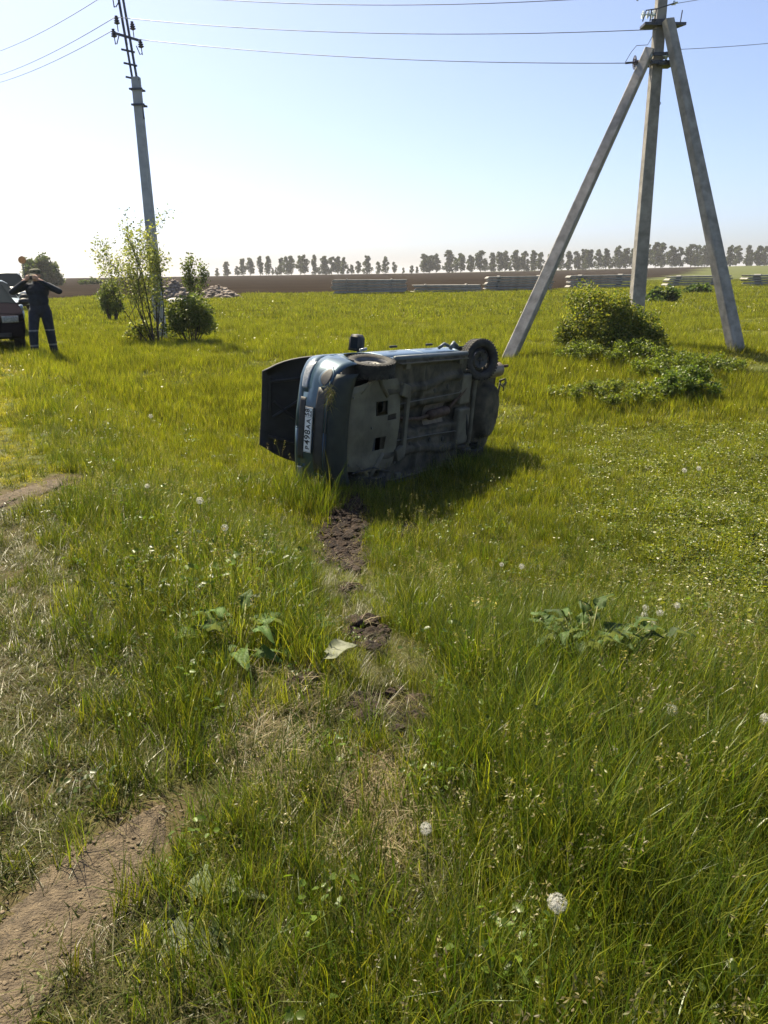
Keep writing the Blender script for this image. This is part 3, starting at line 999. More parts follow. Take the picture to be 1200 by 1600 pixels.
    keep = (np.abs(cxy[:, 1]) < w_in) & ~((np.abs(cxy[:, 1]) > .55) & (np.minimum(np.abs(cxy[:, 0] - 1.235), np.abs(cxy[:, 0] + 1.235)) < .345))
    from_arrays('floor_pan', V, F[keep], M['under'], root, smooth=True)
    # fuel tank, right-hand side shield
    mb = MB(); mb.box((-.87, .30, .20), (.26, .42, .09)); mb.box((-.87, -.22, .19), (.30, .52, .11)); mb.build('fuel_tank', M['under2'], root, bevel=.03)
    mb = MB(); mb.tube([(-.99, -.36, .15), (-.95, -.2, .13), (-.92, -.06, .15), (-.92, .02, .2)], .022, 8); mb.build('fuel_hose', M['black_plastic'], root, smooth=True)
    # engine guard with two openings
    gx = [.72, .80, .98, 1.02, 1.12, 1.22, 1.30, 1.42, 1.66, 1.76]
    gy = [-.56, -.48, -.34, -.30, -.14, -.06, .06, .13, .30, .36, .48, .56]
    V, F = [], []
    for x in gx:
        for y in gy:
            cut = .06 * max(0, (abs(y) - .40)) / .12 * (1 if x > 1.2 else -1)
            yy = y * (1 - .10 * float(sst(1.3, 1.76, x)))
            V.append((x - cut * 1.2 * (1 if x > 1.5 or x < .9 else .3), yy, .165 + .05 * float(sst(1.55, 1.8, x)) + .02 * (abs(y) > .5) - .012 * math.cos(y * 9)))
    for a in range(len(gx) - 1):
        for b_ in range(len(gy) - 1):
            xm, ym = (gx[a] + gx[a + 1]) / 2, (gy[b_] + gy[b_ + 1]) / 2
            if .98 < xm < 1.22 and (-.30 < ym < -.14 or .13 < ym < .30): continue
            if .80 < xm < .98 and .06 < ym < .13: continue
            k = a * len(gy) + b_
            F.append((k, k + 1, k + 1 + len(gy), k + len(gy)))
    g = MB().add(V, F).build('engine_guard', M['guard'], root)
    sd = g.modifiers.new('thickness', 'SOLIDIFY'); sd.thickness = .012
    bv = g.modifiers.new('bevel', 'BEVEL'); bv.width = .004; bv.segments = 2
    for (x, y) in ((.76, -.5), (.76, .5), (1.70, -.40), (1.70, .40), (1.3, 0)):
        mb = MB(); mb.lathe([(.001, -.012), (.016, -.012), (.018, 0)], 8, (x, y, .155), (0, 0, 1)); mb.build('guard_bolt', M['rim'], g)
    mb = MB()
    V, F = [], []
    for i in range(25):
        y = -.66 + 1.32 * i / 24
        for (dx, z) in ((-.015, .262), (-.10, .20), (-.22, .175), (-.30, .18)):
            V.append((fx(y) + dx, y, z))
    for i in range(24):
        for j in range(3): F.append((i * 4 + j, i * 4 + 4 + j, i * 4 + 5 + j, i * 4 + 1 + j))
    lo = mb.add(V, F).build('bumper_underside', M['bumper_low'], root, smooth=True)
    sd = lo.modifiers.new('thickness', 'SOLIDIFY'); sd.thickness = .008
    # front subframe, control arms, drive shafts, anti-roll bar
    for s in (1, -1):
        mb = MB(); mb.tube([(1.0, s * .36, .19), (1.15, s * .50, .17), (1.235, s * .66, .19)], [.035, .03, .028], 8); mb.tube([(1.52, s * .42, .2), (1.3, s * .58, .17)], .02, 8); mb.build('control_arm', M['under2'], root, smooth=True)
        mb = MB(); mb.tube([(1.22, s * .2, .29), (1.23, s * .64, .29)], .018, 8); mb.lathe([(.02, 0), (.05, .02), (.045, .06), (.03, .1)], 14, (1.23, s * .5, .29), (0, s, 0)); mb.build('drive_shaft', M['engine'], root, smooth=True)
        mb = MB(); mb.tube([(1.02, s * .1, .30), (1.08, s * .62, .27)], .013, 8); mb.build('tie_rod', M['rim'], root, smooth=True)
        mb = MB(); mb.tube([(1.24, s * .63, .30), (1.2, s * .57, .70)], .04, 10); mb.build('suspension_strut', M['black_plastic'], root, smooth=True)
    # exhaust
    mb = MB(); mb.tube([(.95, .0, .24), (.6, .03, .24), (.45, .0, .235), (.15, -.02, .24), (-.05, .0, .23)], .026, 12); mb.build('front_pipe', M['rust'], root, smooth=True)
    mb = MB(); mb.lathe([(.026, 0), (.062, .03), (.066, .05), (.066, .44), (.062, .46), (.026, .49)], 20, (-.04, .0, .225), (-1, .06, 0)); mb.build('resonator', M['rust'], root, auto=40)
    mb = MB(); mb.tube([(-.53, .03, .225), (-.66, .12, .22), (-.76, .24, .17), (-.95, .36, .18), (-1.12, .44, .27), (-1.32, .48, .27), (-1.46, .50, .22)], .023, 12); mb.build('rear_pipe', M['rust'], root, smooth=True)
    mb = MB(); mb.lathe([(.02, 0), (.085, .012), (.105, .03), (.105, .40), (.085, .42), (.02, .43)], 24, (-1.42, .50, .21), (-1, .05, -.03)); mf = mb.build('muffler', M['muffler'], root, auto=40)
    mb = MB(); mb.tube([(-1.84, .54, .20), (-1.95, .56, .195), (-2.08, .56, .19)], .022, 12, caps=False); mb.build('tail_pipe', M['rust'], mf, smooth=True)
    for s in (1, -1):
        mb = MB(); mb.tube([(.95, s * .22, .185), (.5, s * .24, .18), (-.1, s * .25, .18), (-.7, s * .27, .165), (-.98, s * .40, .2), (-1.15, s * .5, .24)], .007, 6); mb.build('brake_line', M['rim'], root, smooth=True)
        mb = MB(); mb.box((0, s * .735, .165), (1.62, .012, .05)); mb.build('pinch_seam', M['under2'], root)
        for x in (.62, -.66):
            mb = MB(); mb.box((x, s * .70, .185), (.10, .07, .05)); mb.build('jacking_point', M['under2'], root, bevel=.008)
        mb = MB(); mb.box((.66, s * .40, .165), (.16, .16, .07), (0, 0, s * .3)); mb.build('subframe_mount', M['under2'], root, bevel=.012)
    mb = MB(); mb.box((.56, 0, .175), (.07, .86, .05)); mb.build('cross_member', M['under2'], root, bevel=.01)
    mb = MB()
    V, F = [], []
    for i in range(15):
        a = math.pi * i / 14
        for x in (-.02, -.52): V.append((x, .155 * math.cos(a), .235 + .075 * math.sin(a)))
    for i in range(14): F.append((2 * i, 2 * i + 1, 2 * i + 3, 2 * i + 2))
    mb.add(V, F).build('heat_shield', M['muffler'], root, smooth=True)
    for k, (x, y) in enumerate(((.35, .33), (.35, -.33), (-.12, .33), (-.12, -.33), (-.45, .36), (-.45, -.36))):
        mb = MB(); mb.lathe([(.001, -.012), (.03, -.01), (.034, .0)], 12, (x, y, .212), (0, 0, 1)); mb.build('drain_plug', M['black_plastic'], root)
    # rear axle beam, trailing arms, springs
    mb = MB(); mb.tube([(-1.20, -.60, .26), (-1.20, -.48, .22), (-1.20, .48, .22), (-1.20, .58, .25)], .036, 10); mb.build('axle_beam', M['under2'], root, smooth=True)
    for s in (1, -1):
        mb = MB(); mb.tube([(-.80, s * .53, .25), (-1.0, s * .55, .21), (-1.24, s * .57, .25)], .03, 8); mb.build('trailing_arm', M['under'], root, smooth=True)
        mb = MB(); mb.tube([(-1.28 + .05 * math.cos(t * .7), s * .50 + .05 * math.sin(t * .7), .26 + .28 * t / 45) for t in range(46)], .008, 6); mb.build('coil_spring', M['black_plastic'], root, smooth=True)
    # torn rear valance with cable and tow eye
    mb = MB(); mb.tube([(-1.90, -.50, .26), (-1.92, -.2, .20), (-1.93, .15, .21), (-1.92, .34, .19)], .014, 8); mb.build('bumper_support', M['black_plastic'], root, smooth=True)
    mb = MB(); mb.tube([(-1.90, .34, .20), (-1.95, .38, .13), (-1.97, .33, .12), (-1.94, .28, .14)], .016, 8); mb.tube([(-1.93, .30, .2), (-1.96, .25, .14), (-1.98, .2, .16)], .012, 8); mb.build('tow_eye', M['engine'], root, smooth=True)
    mb = MB(); mb.tube([(1.6, -.52, .17), (1.2, -.50, .15), (1.0, -.57, .16), (.8, -.62, .18)], .012, 6); mb.build('cable', M['black_plastic'], root, smooth=True)
    mb = MB(); mb.tube([(-.50, .845, .45), (-.62, .90, .44), (-.70, .87, .42)], .022, 8); mb.tube([(-.72, .84, .40), (-.80, .91, .40), (-.88, .85, .38)], .03, 8); mb.build('bent_trim', M['blue_dirty'], root, smooth=True)
    mb = MB(); mb.tube([(.98, .84, .66), (.90, .86, .62)], .02, 8); mb.build('side_repeater', M['lamp_glass'], root, smooth=True)
    return root, rot, O


HERO, HERO_ROT, HERO_O = hero_car()


def parked_car(loc, rz, P, paint, label, tall=0.0):
    root = empty('parked_car', loc, rz)
    tag(root, label, 'car', 'cars parked along the road')
    car_common(root, P, paint, 'glass_dark')
    xf = P['xf']
    fx = lambda y: float(xf - .56 + .56 * max(0, 1 - min(1, abs(y) / P['W']) ** 3.1) ** (1 / 3.1))
    def patch(name, y0, y1, z0, z1, mat, out):
        V, F, n, m_ = [], [], 10, 4
        for i in range(n + 1):
            y = y0 + (y1 - y0) * i / n
            for j in range(m_ + 1):
                z = z0 + (z1 - z0) * j / m_
                V.append((fx(y) + out, y, z))
        for i in range(n):
            for j in range(m_):
                a = i * (m_ + 1) + j; F.append((a, a + m_ + 1, a + m_ + 2, a + 1))
        o = MB().add(V, F).build(name, mat, root, smooth=True)
        sd = o.modifiers.new('thickness', 'SOLIDIFY'); sd.thickness = .03; sd.offset = -1
    zh = P['lamp_z']
    for s in (1, -1):
        patch('headlight', s * .40, s * .72, zh, zh + .13, M['lamp_glass'], .012)
        mb = MB(); mb.ellipsoid((.62, s * (P['W'] + .11), P['mir_z']), (.08, .12, .075), 14); mb.tube([(.62, s * (P['W'] - .05), P['mir_z'] - .05), (.62, s * (P['W'] + .08), P['mir_z'] - .02)], .03, 8); mb.build('side_mirror', M['black_plastic'], root, smooth=True)
    patch('grille', -.36, .36, zh, zh + .11, M['black_plastic'], .012)
    patch('lower_grille', -.55, .55, .28, .38, M['black_plastic'], .008)
    mb = MB(); mb.box((fx(0) + .025, 0, .45), (.012, .52, .112)); mb.build('number_plate', M['white_plate'], root, bevel=.003)
    for xa in P['axles']:
        for s in (1, -1):
            make_wheel(root, (xa, s * (P['W'] - .13), P['wr']), r=P['wr'], w=.19, axis=(0, s, 0), tread=0)
    mb = MB(); mb.box((0, 0, .30), (P['xf'] - P['xr'] - .5, 1.3, .12)); mb.box((0, 0, .62), (2.2, 1.2, .5)); mb.build('interior', M['black_plastic'], root)
    return root


SEDAN = dict(xr=-2.15, xf=2.15, W=.85, sill=.22, axles=(1.32, -1.30), arch=.35, wr=.305, bump_z=.58,
             belt=[(-2.15, .60), (-2.1, .82), (-1.9, .94), (-1.3, .97), (.3, .91), (.85, .92), (1.4, .86), (1.95, .74), (2.1, .66), (2.15, .60)],
             roof=[(-2.15, .60), (-1.35, .98), (-.85, 1.36), (-.4, 1.41), (.1, 1.38), (.95, .92), (2.15, .6)],
             side_glass=[(-1.0, -.32), (-.24, .62)], hood=(.97, 2.0), screen=(.12, .92), rear_glass=(-1.32, -.88), door=(-.28, .8, -1.05), lamp_z=.58, mir_z=.96)
VAN = dict(SEDAN, xr=-2.1, xf=2.1, W=.88, sill=.28, wr=.34, arch=.38, axles=(1.28, -1.28),
           belt=[(-2.1, .70), (-2.05, 1.0), (-1.6, 1.10), (.3, 1.08), (.95, 1.06), (1.5, 1.02), (1.9, .92), (2.1, .75)],
           roof=[(-2.1, .75), (-2.0, 1.3), (-1.85, 1.70), (-1.2, 1.80), (-.2, 1.80), (.2, 1.74), (.95, 1.06), (2.1, .75)],
           side_glass=[(-1.7, -1.05), (-.97, -.2), (-.12, .62)], screen=(.22, .92), rear_glass=(-2.05, -1.86), lamp_z=.72, mir_z=1.15)
CARRZ = math.atan2(-.914, .407)
parked_car(G(-9.1, 18.55), CARRZ + R(3), SEDAN, 'black_paint', 'black sedan with dark windscreen facing the viewer beside the person')
parked_car(G(-11.5, 24.2), CARRZ + R(2), SEDAN, 'bluegrey_paint', 'blue-grey sedan parked right behind the black sedan')
parked_car(G(-17.9, 40.0), CARRZ, VAN, 'silver_paint', 'tall silver van farther back beyond the blue-grey sedan')
parked_car(G(-20.6, 43.0), CARRZ, SEDAN, 'white_paint', 'pale car at the left edge next to the tall silver van')


# ------------------------------------------------------------------ person and phone
def person():
    x, y = -7.04, 17.0
    root = empty('person', G(x, y), R(8))
    tag(root, 'person in dark navy uniform and camouflage cap holding up a phone with both hands', 'person')
    mb = MB()
    def cap(a, b, ra, rb, n=14):
        a, b = np.array(a, float), np.array(b, float)
        k = [a + (b - a) * t for t in (0, .25, .5, .75, 1)]
        mb.tube(k, [ra + (rb - ra) * t for t in (0, .25, .5, .75, 1)], n)
        mb.ellipsoid(a, (ra,) * 3, 12); mb.ellipsoid(b, (rb,) * 3, 12)
    # torso
    mb.ellipsoid((0, 0, .98), (.185, .135, .17)); mb.ellipsoid((0, -.01, 1.16), (.18, .135, .2)); mb.ellipsoid((0, 0, 1.33), (.205, .13, .17)); mb.ellipsoid((0, .01, 1.43), (.19, .10, .085))
    cap((0, .01, 1.45), (0, 0, 1.56), .062, .058)
    # head
    mb.ellipsoid((0, -.01, 1.655), (.078, .098, .115), 18); mb.ellipsoid((0, -.04, 1.59), (.055, .06, .05)); mb.ellipsoid((0, -.108, 1.64), (.014, .022, .024), 8)
    for s in (-1, 1):
        mb.ellipsoid((s * .078, 0, 1.645), (.013, .025, .034), 8)
        mb.ellipsoid((s * .03, -.092, 1.662), (.018, .012, .010), 8)
    mb.ellipsoid((0, -.096, 1.603), (.026, .012, .009), 8)
    # legs
    for s, hy, ky, fy in ((-1, -.02, -.16, -.16), (1, .0, .02, .07)):
        hip, kn, an = (s * .095, hy, .93), (s * .125, ky, .51), (s * .145, fy, .10)
        cap(hip, kn, .105, .082); cap(kn, an, .082, .068)
        cap(an, (s * .145, fy - .02, .05), .05, .045); cap((s * .145, fy + .02, .045), (s * .16, fy - .17, .035), .045, .036)
    # arms up to the face
    for s in (-1, 1):
        sh, el, wr = (s * .195, .0, 1.435), (s * .40, -.13, 1.33), (s * .115, -.27, 1.545)
        cap(sh, el, .075, .062); cap(el, wr, .06, .042)
        pc = np.array((s * .088, -.285, 1.60))
        mb.ellipsoid(pc, (.022, .038, .046), 12)
        for k, (dz, ln) in enumerate(((.034, .066), (.012, .074), (-.010, .070), (-.030, .056))):
            a = pc + np.array((0, -.02, dz)); b = a + np.array((-s * .018, -.028, .003)); c = b + np.array((-s * ln * .62, -.006, .002))
            mb.tube([a, b, c], [.0115, .011, .009], 8); mb.ellipsoid(c, (.009,) * 3, 8)
        a = pc + np.array((-s * .004, .012, .03)); b = a + np.array((-s * .022, -.006, .022)); c = b + np.array((-s * .026, -.004, .004))
        mb.tube([a, b, c], [.013, .012, .010], 8); mb.ellipsoid(c, (.010,) * 3, 8)
    tmp = mb.build('person_raw', M['navy'])
    rm = tmp.modifiers.new('r', 'REMESH'); rm.mode = 'VOXEL'; rm.voxel_size = .0085
    sm = tmp.modifiers.new('s', 'SMOOTH'); sm.factor = .5; sm.iterations = 3
    dg = bpy.context.evaluated_depsgraph_get()
    me = bpy.data.meshes.new_from_object(tmp.evaluated_get(dg))
    raw = tmp.data
    bpy.data.objects.remove(tmp); bpy.data.meshes.remove(raw)
    me.materials.clear()
    for k in ('navy', 'skin', 'boot', 'reflective'): me.materials.append(M[k])
    n = len(me.polygons)
    c = np.zeros(n * 3); me.polygons.foreach_get('center', c); c = c.reshape(-1, 3)
    mi = np.zeros(n, np.int32)
    head = (c[:, 2] > 1.535) & (np.abs(c[:, 0]) < .10) & (c[:, 1] > -.15)
    hand = (c[:, 1] < -.235) & (c[:, 2] > 1.545)
    mi[head | hand] = 1
    mi[c[:, 2] < .115] = 2
    leg = c[:, 2] < .8
    mi[leg & (np.abs(c[:, 2] - .56) < .016)] = 3
    mi[leg & (np.abs(c[:, 2] - .26) < .016)] = 3
    me.polygons.foreach_set('material_index', mi)
    me.polygons.foreach_set('use_smooth', np.ones(n, bool))
    me.transform(Matrix.Diagonal((1.13, 1.08, 1, 1)))
    me.name = 'body'
    b = bpy.data.objects.new('body', me); col.objects.link(b); b.parent = root
    # soft field cap with a short peak
    mb = MB()
    mb.lathe([(.099, .0), (.105, .02), (.108, .06), (.10, .085), (.06, .10), (.001, .104)], 22, (0, .0, 1.675), (0, -.06, 1))
    V, F = [], []
    for i in range(13):
        a = math.pi * i / 12
        V.append((.095 * math.cos(a), -.02 - .085 * math.sin(a), 1.69)); V.append((.10 * math.cos(a), -.025 - .165 * math.sin(a), 1.672 - .012 * math.sin(a)))
    for i in range(12): F.append((2 * i, 2 * i + 1, 2 * i + 3, 2 * i + 2))
    mb.add(V, F)
    mb.build('cap', M['camo'], root, smooth=True)
    mb = MB(); mb.tube([(-.165, 0, .985), (0, -.137, .985), (.165, 0, .985), (0, .137, .985), (-.165, 0, .985)], .018, 8)
    # collar and pocket flaps
    mb = MB(); mb.lathe([(.085, 0), (.074, .05), (.068, .052), (.07, 0)], 20, (0, .008, 1.475), (0, -.12, 1)); mb.build('collar', M['navy'], root, smooth=True)
    for s in (-1, 1):
        mb = MB(); mb.box((s * .095, -.136, 1.33), (.10, .014, .045)); mb.build('pocket_flap', M['navy'], root, bevel=.005)
    p = empty('tmp')
    bpy.data.objects.remove(p)
    mw = Matrix.Translation(Vector(G(x, y))) @ Matrix.Rotation(R(8), 4, 'Z')
    mb = MB(); mb.box((0, 0, 0), (.158, .009, .078))
    ph = mb.build('phone', M['phone'], bevel=.004)
    ph.matrix_world = mw @ Matrix.Translation((0, -.335, 1.603))
    tag(ph, 'small dark phone held sideways in front of the face of the person', 'phone')
    mb = MB(); mb.box((.055, -.006, .02), (.028, .003, .028)); mb.build('camera_bump', M['steel_dark'], ph, bevel=.001)


person()


# ------------------------------------------------------------------ sign, slabs, rubble
def road_sign():
    x, y = -26.5, 62.0
    root = empty('road_sign', G(x, y), R(20))
    tag(root, 'round orange road sign on a thin post behind the parked cars', 'road sign')
    zt = 2.95 - hz(x, y)
    MB().tube([(0, 0, -.3), (.02, 0, zt + .3)], .035, 8).build('post', M['steel_dark'], root, smooth=True)
    MB().lathe([(.001, 0), (.24, 0), (.24, .02), (.001, .02)], 28, (0, -.06, zt), (0, -1, 0)).build('disc', M['sign_orange'], root)
    MB().lathe([(.235, -.01), (.27, -.01), (.27, .03), (.235, .03)], 28, (0, -.06, zt), (0, -1, 0), closed=True).build('rim', M['sign_rim'], root)


road_sign()

STACKS = [  # centre x, y, yaw, slabs, length, words
    (-.85, 61.5, 1, 6, 5.55, 'stack farthest left, beside the ploughed field'),
    (4.95, 63.0, -1, 3, 5.2, 'low flat stack second from the left'),
    (10.65, 64.6, 0, 6, 5.2, 'stack third from left, behind the left tripod strut'),
    (17.9, 68.0, 1, 6, 5.4, 'stack fourth from left, behind the big shrub'),
    (27.2, 71.5, -2, 5, 5.3, 'stack fifth from left, behind the right tripod strut'),
    (33.0, 69.0, 0, 5, 5.6, 'stack at the right edge of the field')]


def slab_stacks():
    order = ['bottom', 'second lowest', 'third lowest', 'fourth lowest', 'fifth lowest', 'top']
    for k, (cx, cy, yaw, n, ln, words) in enumerate(STACKS):
        z0 = hz(cx, cy) + .02
        t = .135 if n > 3 else .16
        for i in range(n):
            mb = MB()
            a = (1 if i % 2 else -1)
            L_ = ln + random.uniform(-.15, .15)
            # a ribbed road slab: flat top, bevelled ends, sagging joints
            e = .16 + .05 * random.random()
            prof = [(-L_ / 2 + (0 if a > 0 else e), 0), (L_ / 2 - .05, 0), (L_ / 2, t), (-L_ / 2 + (e if a > 0 else 0), t)]
            mb.prism(prof, 1.5, (0, .75, 0), (1, 0, 0), (0, 0, 1))
            for lx in (-L_ * .3, L_ * .3):
                mb.box((lx, 0, t + .025), (.10, 1.3, .07))
            o = mb.build('concrete_slab', M['concrete_far'], bevel=.012)
            o.location = (cx + random.uniform(-.10, .10), cy + random.uniform(-.06, .06), z0 + i * (t + .06))
            o.rotation_euler = (0, R(random.uniform(-.5, .5)), R(yaw + random.uniform(-1.2, 1.2)))
            pos = 'top' if i == n - 1 else order[i]
            tag(o, 'grey concrete slab, %s of the %s' % (pos, words), 'slab', 'concrete slabs stacked in the field')


slab_stacks()


def rock(r, seed):
    rg = np.random.default_rng(seed)
    bm = bmesh.new()
    bmesh.ops.create_icosphere(bm, subdivisions=1, radius=r)
    for v in bm.verts: v.co *= 1 + rg.uniform(-.28, .28)
    V = np.array([v.co[:] for v in bm.verts]) * np.array([1.2, 1, .75])
    F = [[v.index for v in f.verts] for f in bm.faces]
    bm.free()
    return V, F


def rubble_heap(x, y, w, h, label, n=420, seed=1):
    rg = np.random.default_rng(seed)
    mb = MB()
    V, F = [], []
    m_ = 26
    for i in range(m_ + 1):
        for j in range(m_):
            a = 2 * math.pi * j / m_
            q = i / m_
            V.append((w * q * math.cos(a), w * .7 * q * math.sin(a), h * (1 - q) ** .85 * (1 + .2 * math.sin(3 * a + 5 * q)) - .05))
    for i in range(m_):
        for j in range(m_): F.append((i * m_ + j, (i + 1) * m_ + j, (i + 1) * m_ + (j + 1) % m_, i * m_ + (j + 1) % m_))
    mb.add(V, F)
    rocks = [rock(1, s) for s in range(6)]
    for k in range(n):
        q = rg.random() ** .6; a = rg.random() * 6.283
        RV, RF = rocks[k % 6]
        s = rg.uniform(.05, .17)
        mb.add(RV * s + np.array((w * q * math.cos(a) * 1.08, w * .7 * q * math.sin(a), max(0, h * (1 - q) ** .85 * (1 + .2 * math.sin(3 * a + 5 * q))))), RF)
    o = mb.build('rubble_heap', M['rubble'], loc=G(x, y))
    o.rotation_euler.z = .2
    tag(o, label, 'rubble heap')
    return o


rubble_heap(-11.3, 57.0, 1.6, .8, 'brown heap of rubble and earth beside the leafy bush on the meadow', seed=3)
rubble_heap(-13.9, 55.6, 1.5, 1.15, 'brown rubble heap half hidden behind the round bush by the pole', seed=5)
V_, F_ = rock(.42, 11)
tag(MB().add(V_ * np.array([1.5, 1, .8]), F_).build('stone', M['pale_stone'], loc=G(-12.4, 50.0, .15), bevel=.03), 'pale boulder seen just above the round bush by the pole', 'stone')
# ------------------------------------------------------------------ leaves, shrubs, trees
def leaf_cloud(C, size, rg, cols, elong=1.7, up=.35):
    """one folded leaf (two triangles) for each centre"""
    n = len(C)
    size = np.broadcast_to(size, (n,))
    d = rg.normal(size=(n, 3)); d[:, 2] = d[:, 2] * .7 + up; d /= np.linalg.norm(d, axis=1)[:, None]
    r = rg.normal(size=(n, 3)); u = np.cross(d, r); u /= np.linalg.norm(u, axis=1)[:, None] + 1e-9
    w = np.cross(d, u)
    L_ = d * size[:, None] * elong / 2; Wd = u * size[:, None] / 2
    fold = w * size[:, None] * .14
    V = np.stack([C - L_, C + Wd + fold - L_ * .1, C + L_, C - Wd + fold - L_ * .1], 1).reshape(-1, 3)
    F = np.arange(4 * n).reshape(-1, 4)
    F = np.concatenate([F[:, [0, 1, 2]], F[:, [0, 2, 3]]])
    cols = np.asarray(cols, float)
    ci = cols[rg.integers(0, len(cols), n)] * rg.uniform(.7, 1.3, (n, 1))
    return V, F, np.repeat(ci, 4, 0)


def grow(rg, base, d, length, r, depth, segs, tips, bend=.35, spread=.5, kids=3, up=.25):
    p = np.array(base, float); d = np.array(d, float); d /= np.linalg.norm(d)
    pts, rad = [p.copy()], [r]
    n = 6
    for i in range(n):
        d = d + rg.normal(size=3) * bend * .25 + np.array((0, 0, up * .15)); d /= np.linalg.norm(d)
        p = p + d * length / n
        pts.append(p.copy()); rad.append(r * (1 - .75 * (i + 1) / n))
        if depth > 0 and i >= 1 and rg.random() < kids / n * 1.3:
            sd = d + rg.normal(size=3) * spread; sd[2] += .1
            grow(rg, p, sd, length * rg.uniform(.35, .6), r * .45, depth - 1, segs, tips, bend, spread, kids, up)
        if depth <= 1: tips.append((p.copy(), d.copy()))
    tips.append((p.copy(), d.copy()))
    segs.append((pts, rad))


def sapling(x, y, label, stems, leaf_n, size, cols, seed, cat='tree', name='young_tree', crown='crown', spread=.32, depth=2, kids=3, low=.25):
    rg = np.random.default_rng(seed)
    root = empty(name, G(x, y)); tag(root, label, cat)
    segs, tips = [], []
    for (dx, dy, dz, ln, r, ox) in stems:
        grow(rg, (ox, 0, -.1), (dx, dy, dz), ln, r, depth, segs, tips, .22, spread, kids)
    for k, (pts, rad) in enumerate(segs):
        pass
    mb = MB()
    for pts, rad in segs: mb.tube(pts, rad, 6 if rad[0] > .01 else 4, caps=False)
    mb.build('trunk', M['bark'], root, smooth=True)
    T = np.array([t[0] for t in tips])
    idx = rg.integers(0, len(T), leaf_n)
    C = T[idx] + rg.normal(size=(leaf_n, 3)) * np.array((.09, .09, .09))
    C = C[C[:, 2] > low * rg.uniform(.75, 1.35, len(C))]
    V, F, c = leaf_cloud(C, rg.uniform(size * .7, size * 1.3, len(C)), rg, cols, 1.9, .3)
    from_arrays(crown, V, F, M['leaf'], root, c)
    return root


YG = [(.17, .20, .035), (.21, .22, .040), (.13, .17, .030), (.25, .24, .055)]
DG = [(.075, .11, .028), (.10, .14, .034), (.125, .155, .042), (.16, .18, .05)]


def shrub(x, y, w, d, h, n, size, cols, label, seed, name='bush', lumps=26, cat='bush', stems=14, hollow=.35):
    rg = np.random.default_rng(seed)
    root = empty(name, G(x, y)); tag(root, label, cat)
    cen, rad = [], []
    for k in range(lumps):
        a = rg.random() * 6.283; q = math.sqrt(rg.random()) * .82
        zt = h * (1 - .75 * q ** 2.2) * rg.uniform(.3, .95)
        cen.append((w / 2 * q * math.cos(a), d / 2 * q * math.sin(a), zt)); rad.append(rg.uniform(.10, .24) * min(w, h) * (1.0 if h > .6 else 1.35))
    cen, rad = np.array(cen), np.array(rad)
    k = rg.integers(0, lumps, n)
    v = rg.normal(size=(n, 3)); v /= np.linalg.norm(v, axis=1)[:, None]
    C = cen[k] + v * (rad[k] * (hollow + (1 - hollow) * rg.random(n) ** .5))[:, None] * np.array((1.1, 1.1, 1.0))
    C += rg.normal(size=C.shape) * size * .8
    C = C[C[:, 2] > .02]
    V, F, c = leaf_cloud(C, rg.uniform(size * .6, size * 1.35, len(C)), rg, cols, 1.6, .25)
    from_arrays('foliage', V, F, M['leaf'], root, c)
    mb = MB()
    for i in range(stems):
        e = cen[rg.integers(0, lumps)]
        a = np.array((e[0] * .25, e[1] * .25, -.08))
        mid = (a + e) / 2 + rg.normal(size=3) * .06 * w
        mid[2] = max(mid[2], .1)
        mb.tube([a, mid, e + np.array((0, 0, rad.mean() * .6))], [.014 * h, .010 * h, .003 * h], 5, caps=False)
    mb.build('stem', M['bark'], root, smooth=True)
    return root


sapling(-6.25, 22.55, 'sparse young tree with thin dark stems in front of the slim pole',
        [(-.02, 0, 1, 2.15, .032, -.04), (.06, .05, 1, 2.2, .034, .10), (-.40, .1, 1, 2.2, .024, -.05), (-.78, -.1, 1, 2.1, .02, -.06), (.24, -.1, 1, 2.0, .022, .12), (.02, .25, 1, 2.15, .022, .05), (-.2, -.2, 1, 2.2, .022, 0), (-.6, .2, 1, 2.2, .02, -.02)],
        5000, .042, [(.15, .18, .06), (.19, .21, .075), (.23, .24, .095), (.27, .27, .11), (.12, .15, .05)], 5, spread=.5, low=.95)
shrub(-5.28, 22.7, 1.5, 1.2, 1.5, 8000, .045, DG, 'round leafy bush at the foot of the slim pole', 8)
shrub(-6.75, 22.9, 1.1, .9, .8, 1700, .05, YG, 'yellow-green low bush left of the young tree trunk', 9, lumps=16)
shrub(-11.2, 34.3, 1.05, 1.0, 2.0, 4500, .055, DG, 'dark upright bush standing left of the young tree', 10)
sapling(-8.75, 39.0, 'thin young tree rising behind the round leafy bush', [(0, 0, 1, 1.9, .03, 0), (.2, 0, 1, 1.5, .02, .03), (-.25, 0, 1, 1.5, .02, -.03)], 1300, .07, DG, 15)
shrub(5.0, 18.9, 1.8, 1.6, 1.75, 22000, .038, YG + YG + DG, 'large yellow-green shrub covering the foot of the middle tripod post', 12, lumps=44, stems=24)
shrub(5.95, 18.7, 1.0, .9, 1.15, 5500, .042, DG + YG, 'smaller dark shrub joined to the right of the large tripod shrub', 13, lumps=20)
shrub(5.55, 14.6, 1.5, 1.0, .50, 4200, .036, [(.06, .10, .018), (.085, .125, .022), (.11, .14, .03)], 'dark nettle clump low in the grass below the tripod', 21, name='nettle_clump', cat='weeds', lumps=34, stems=24)
shrub(4.2, 14.5, 2.7, 1.6, .34, 5200, .034, [(.09, .125, .022), (.12, .15, .03), (.15, .17, .03)], 'wide patch of leafy weeds left of the dark nettle clump', 22, name='weed_patch', cat='weeds', lumps=60, stems=30)
shrub(6.1, 16.2, 2.8, 1.5, .42, 5200, .036, [(.09, .125, .022), (.125, .155, .03)], 'broad patch of weeds between the tripod shrub and its right strut', 23, name='weed_patch', cat='weeds', lumps=60, stems=30)
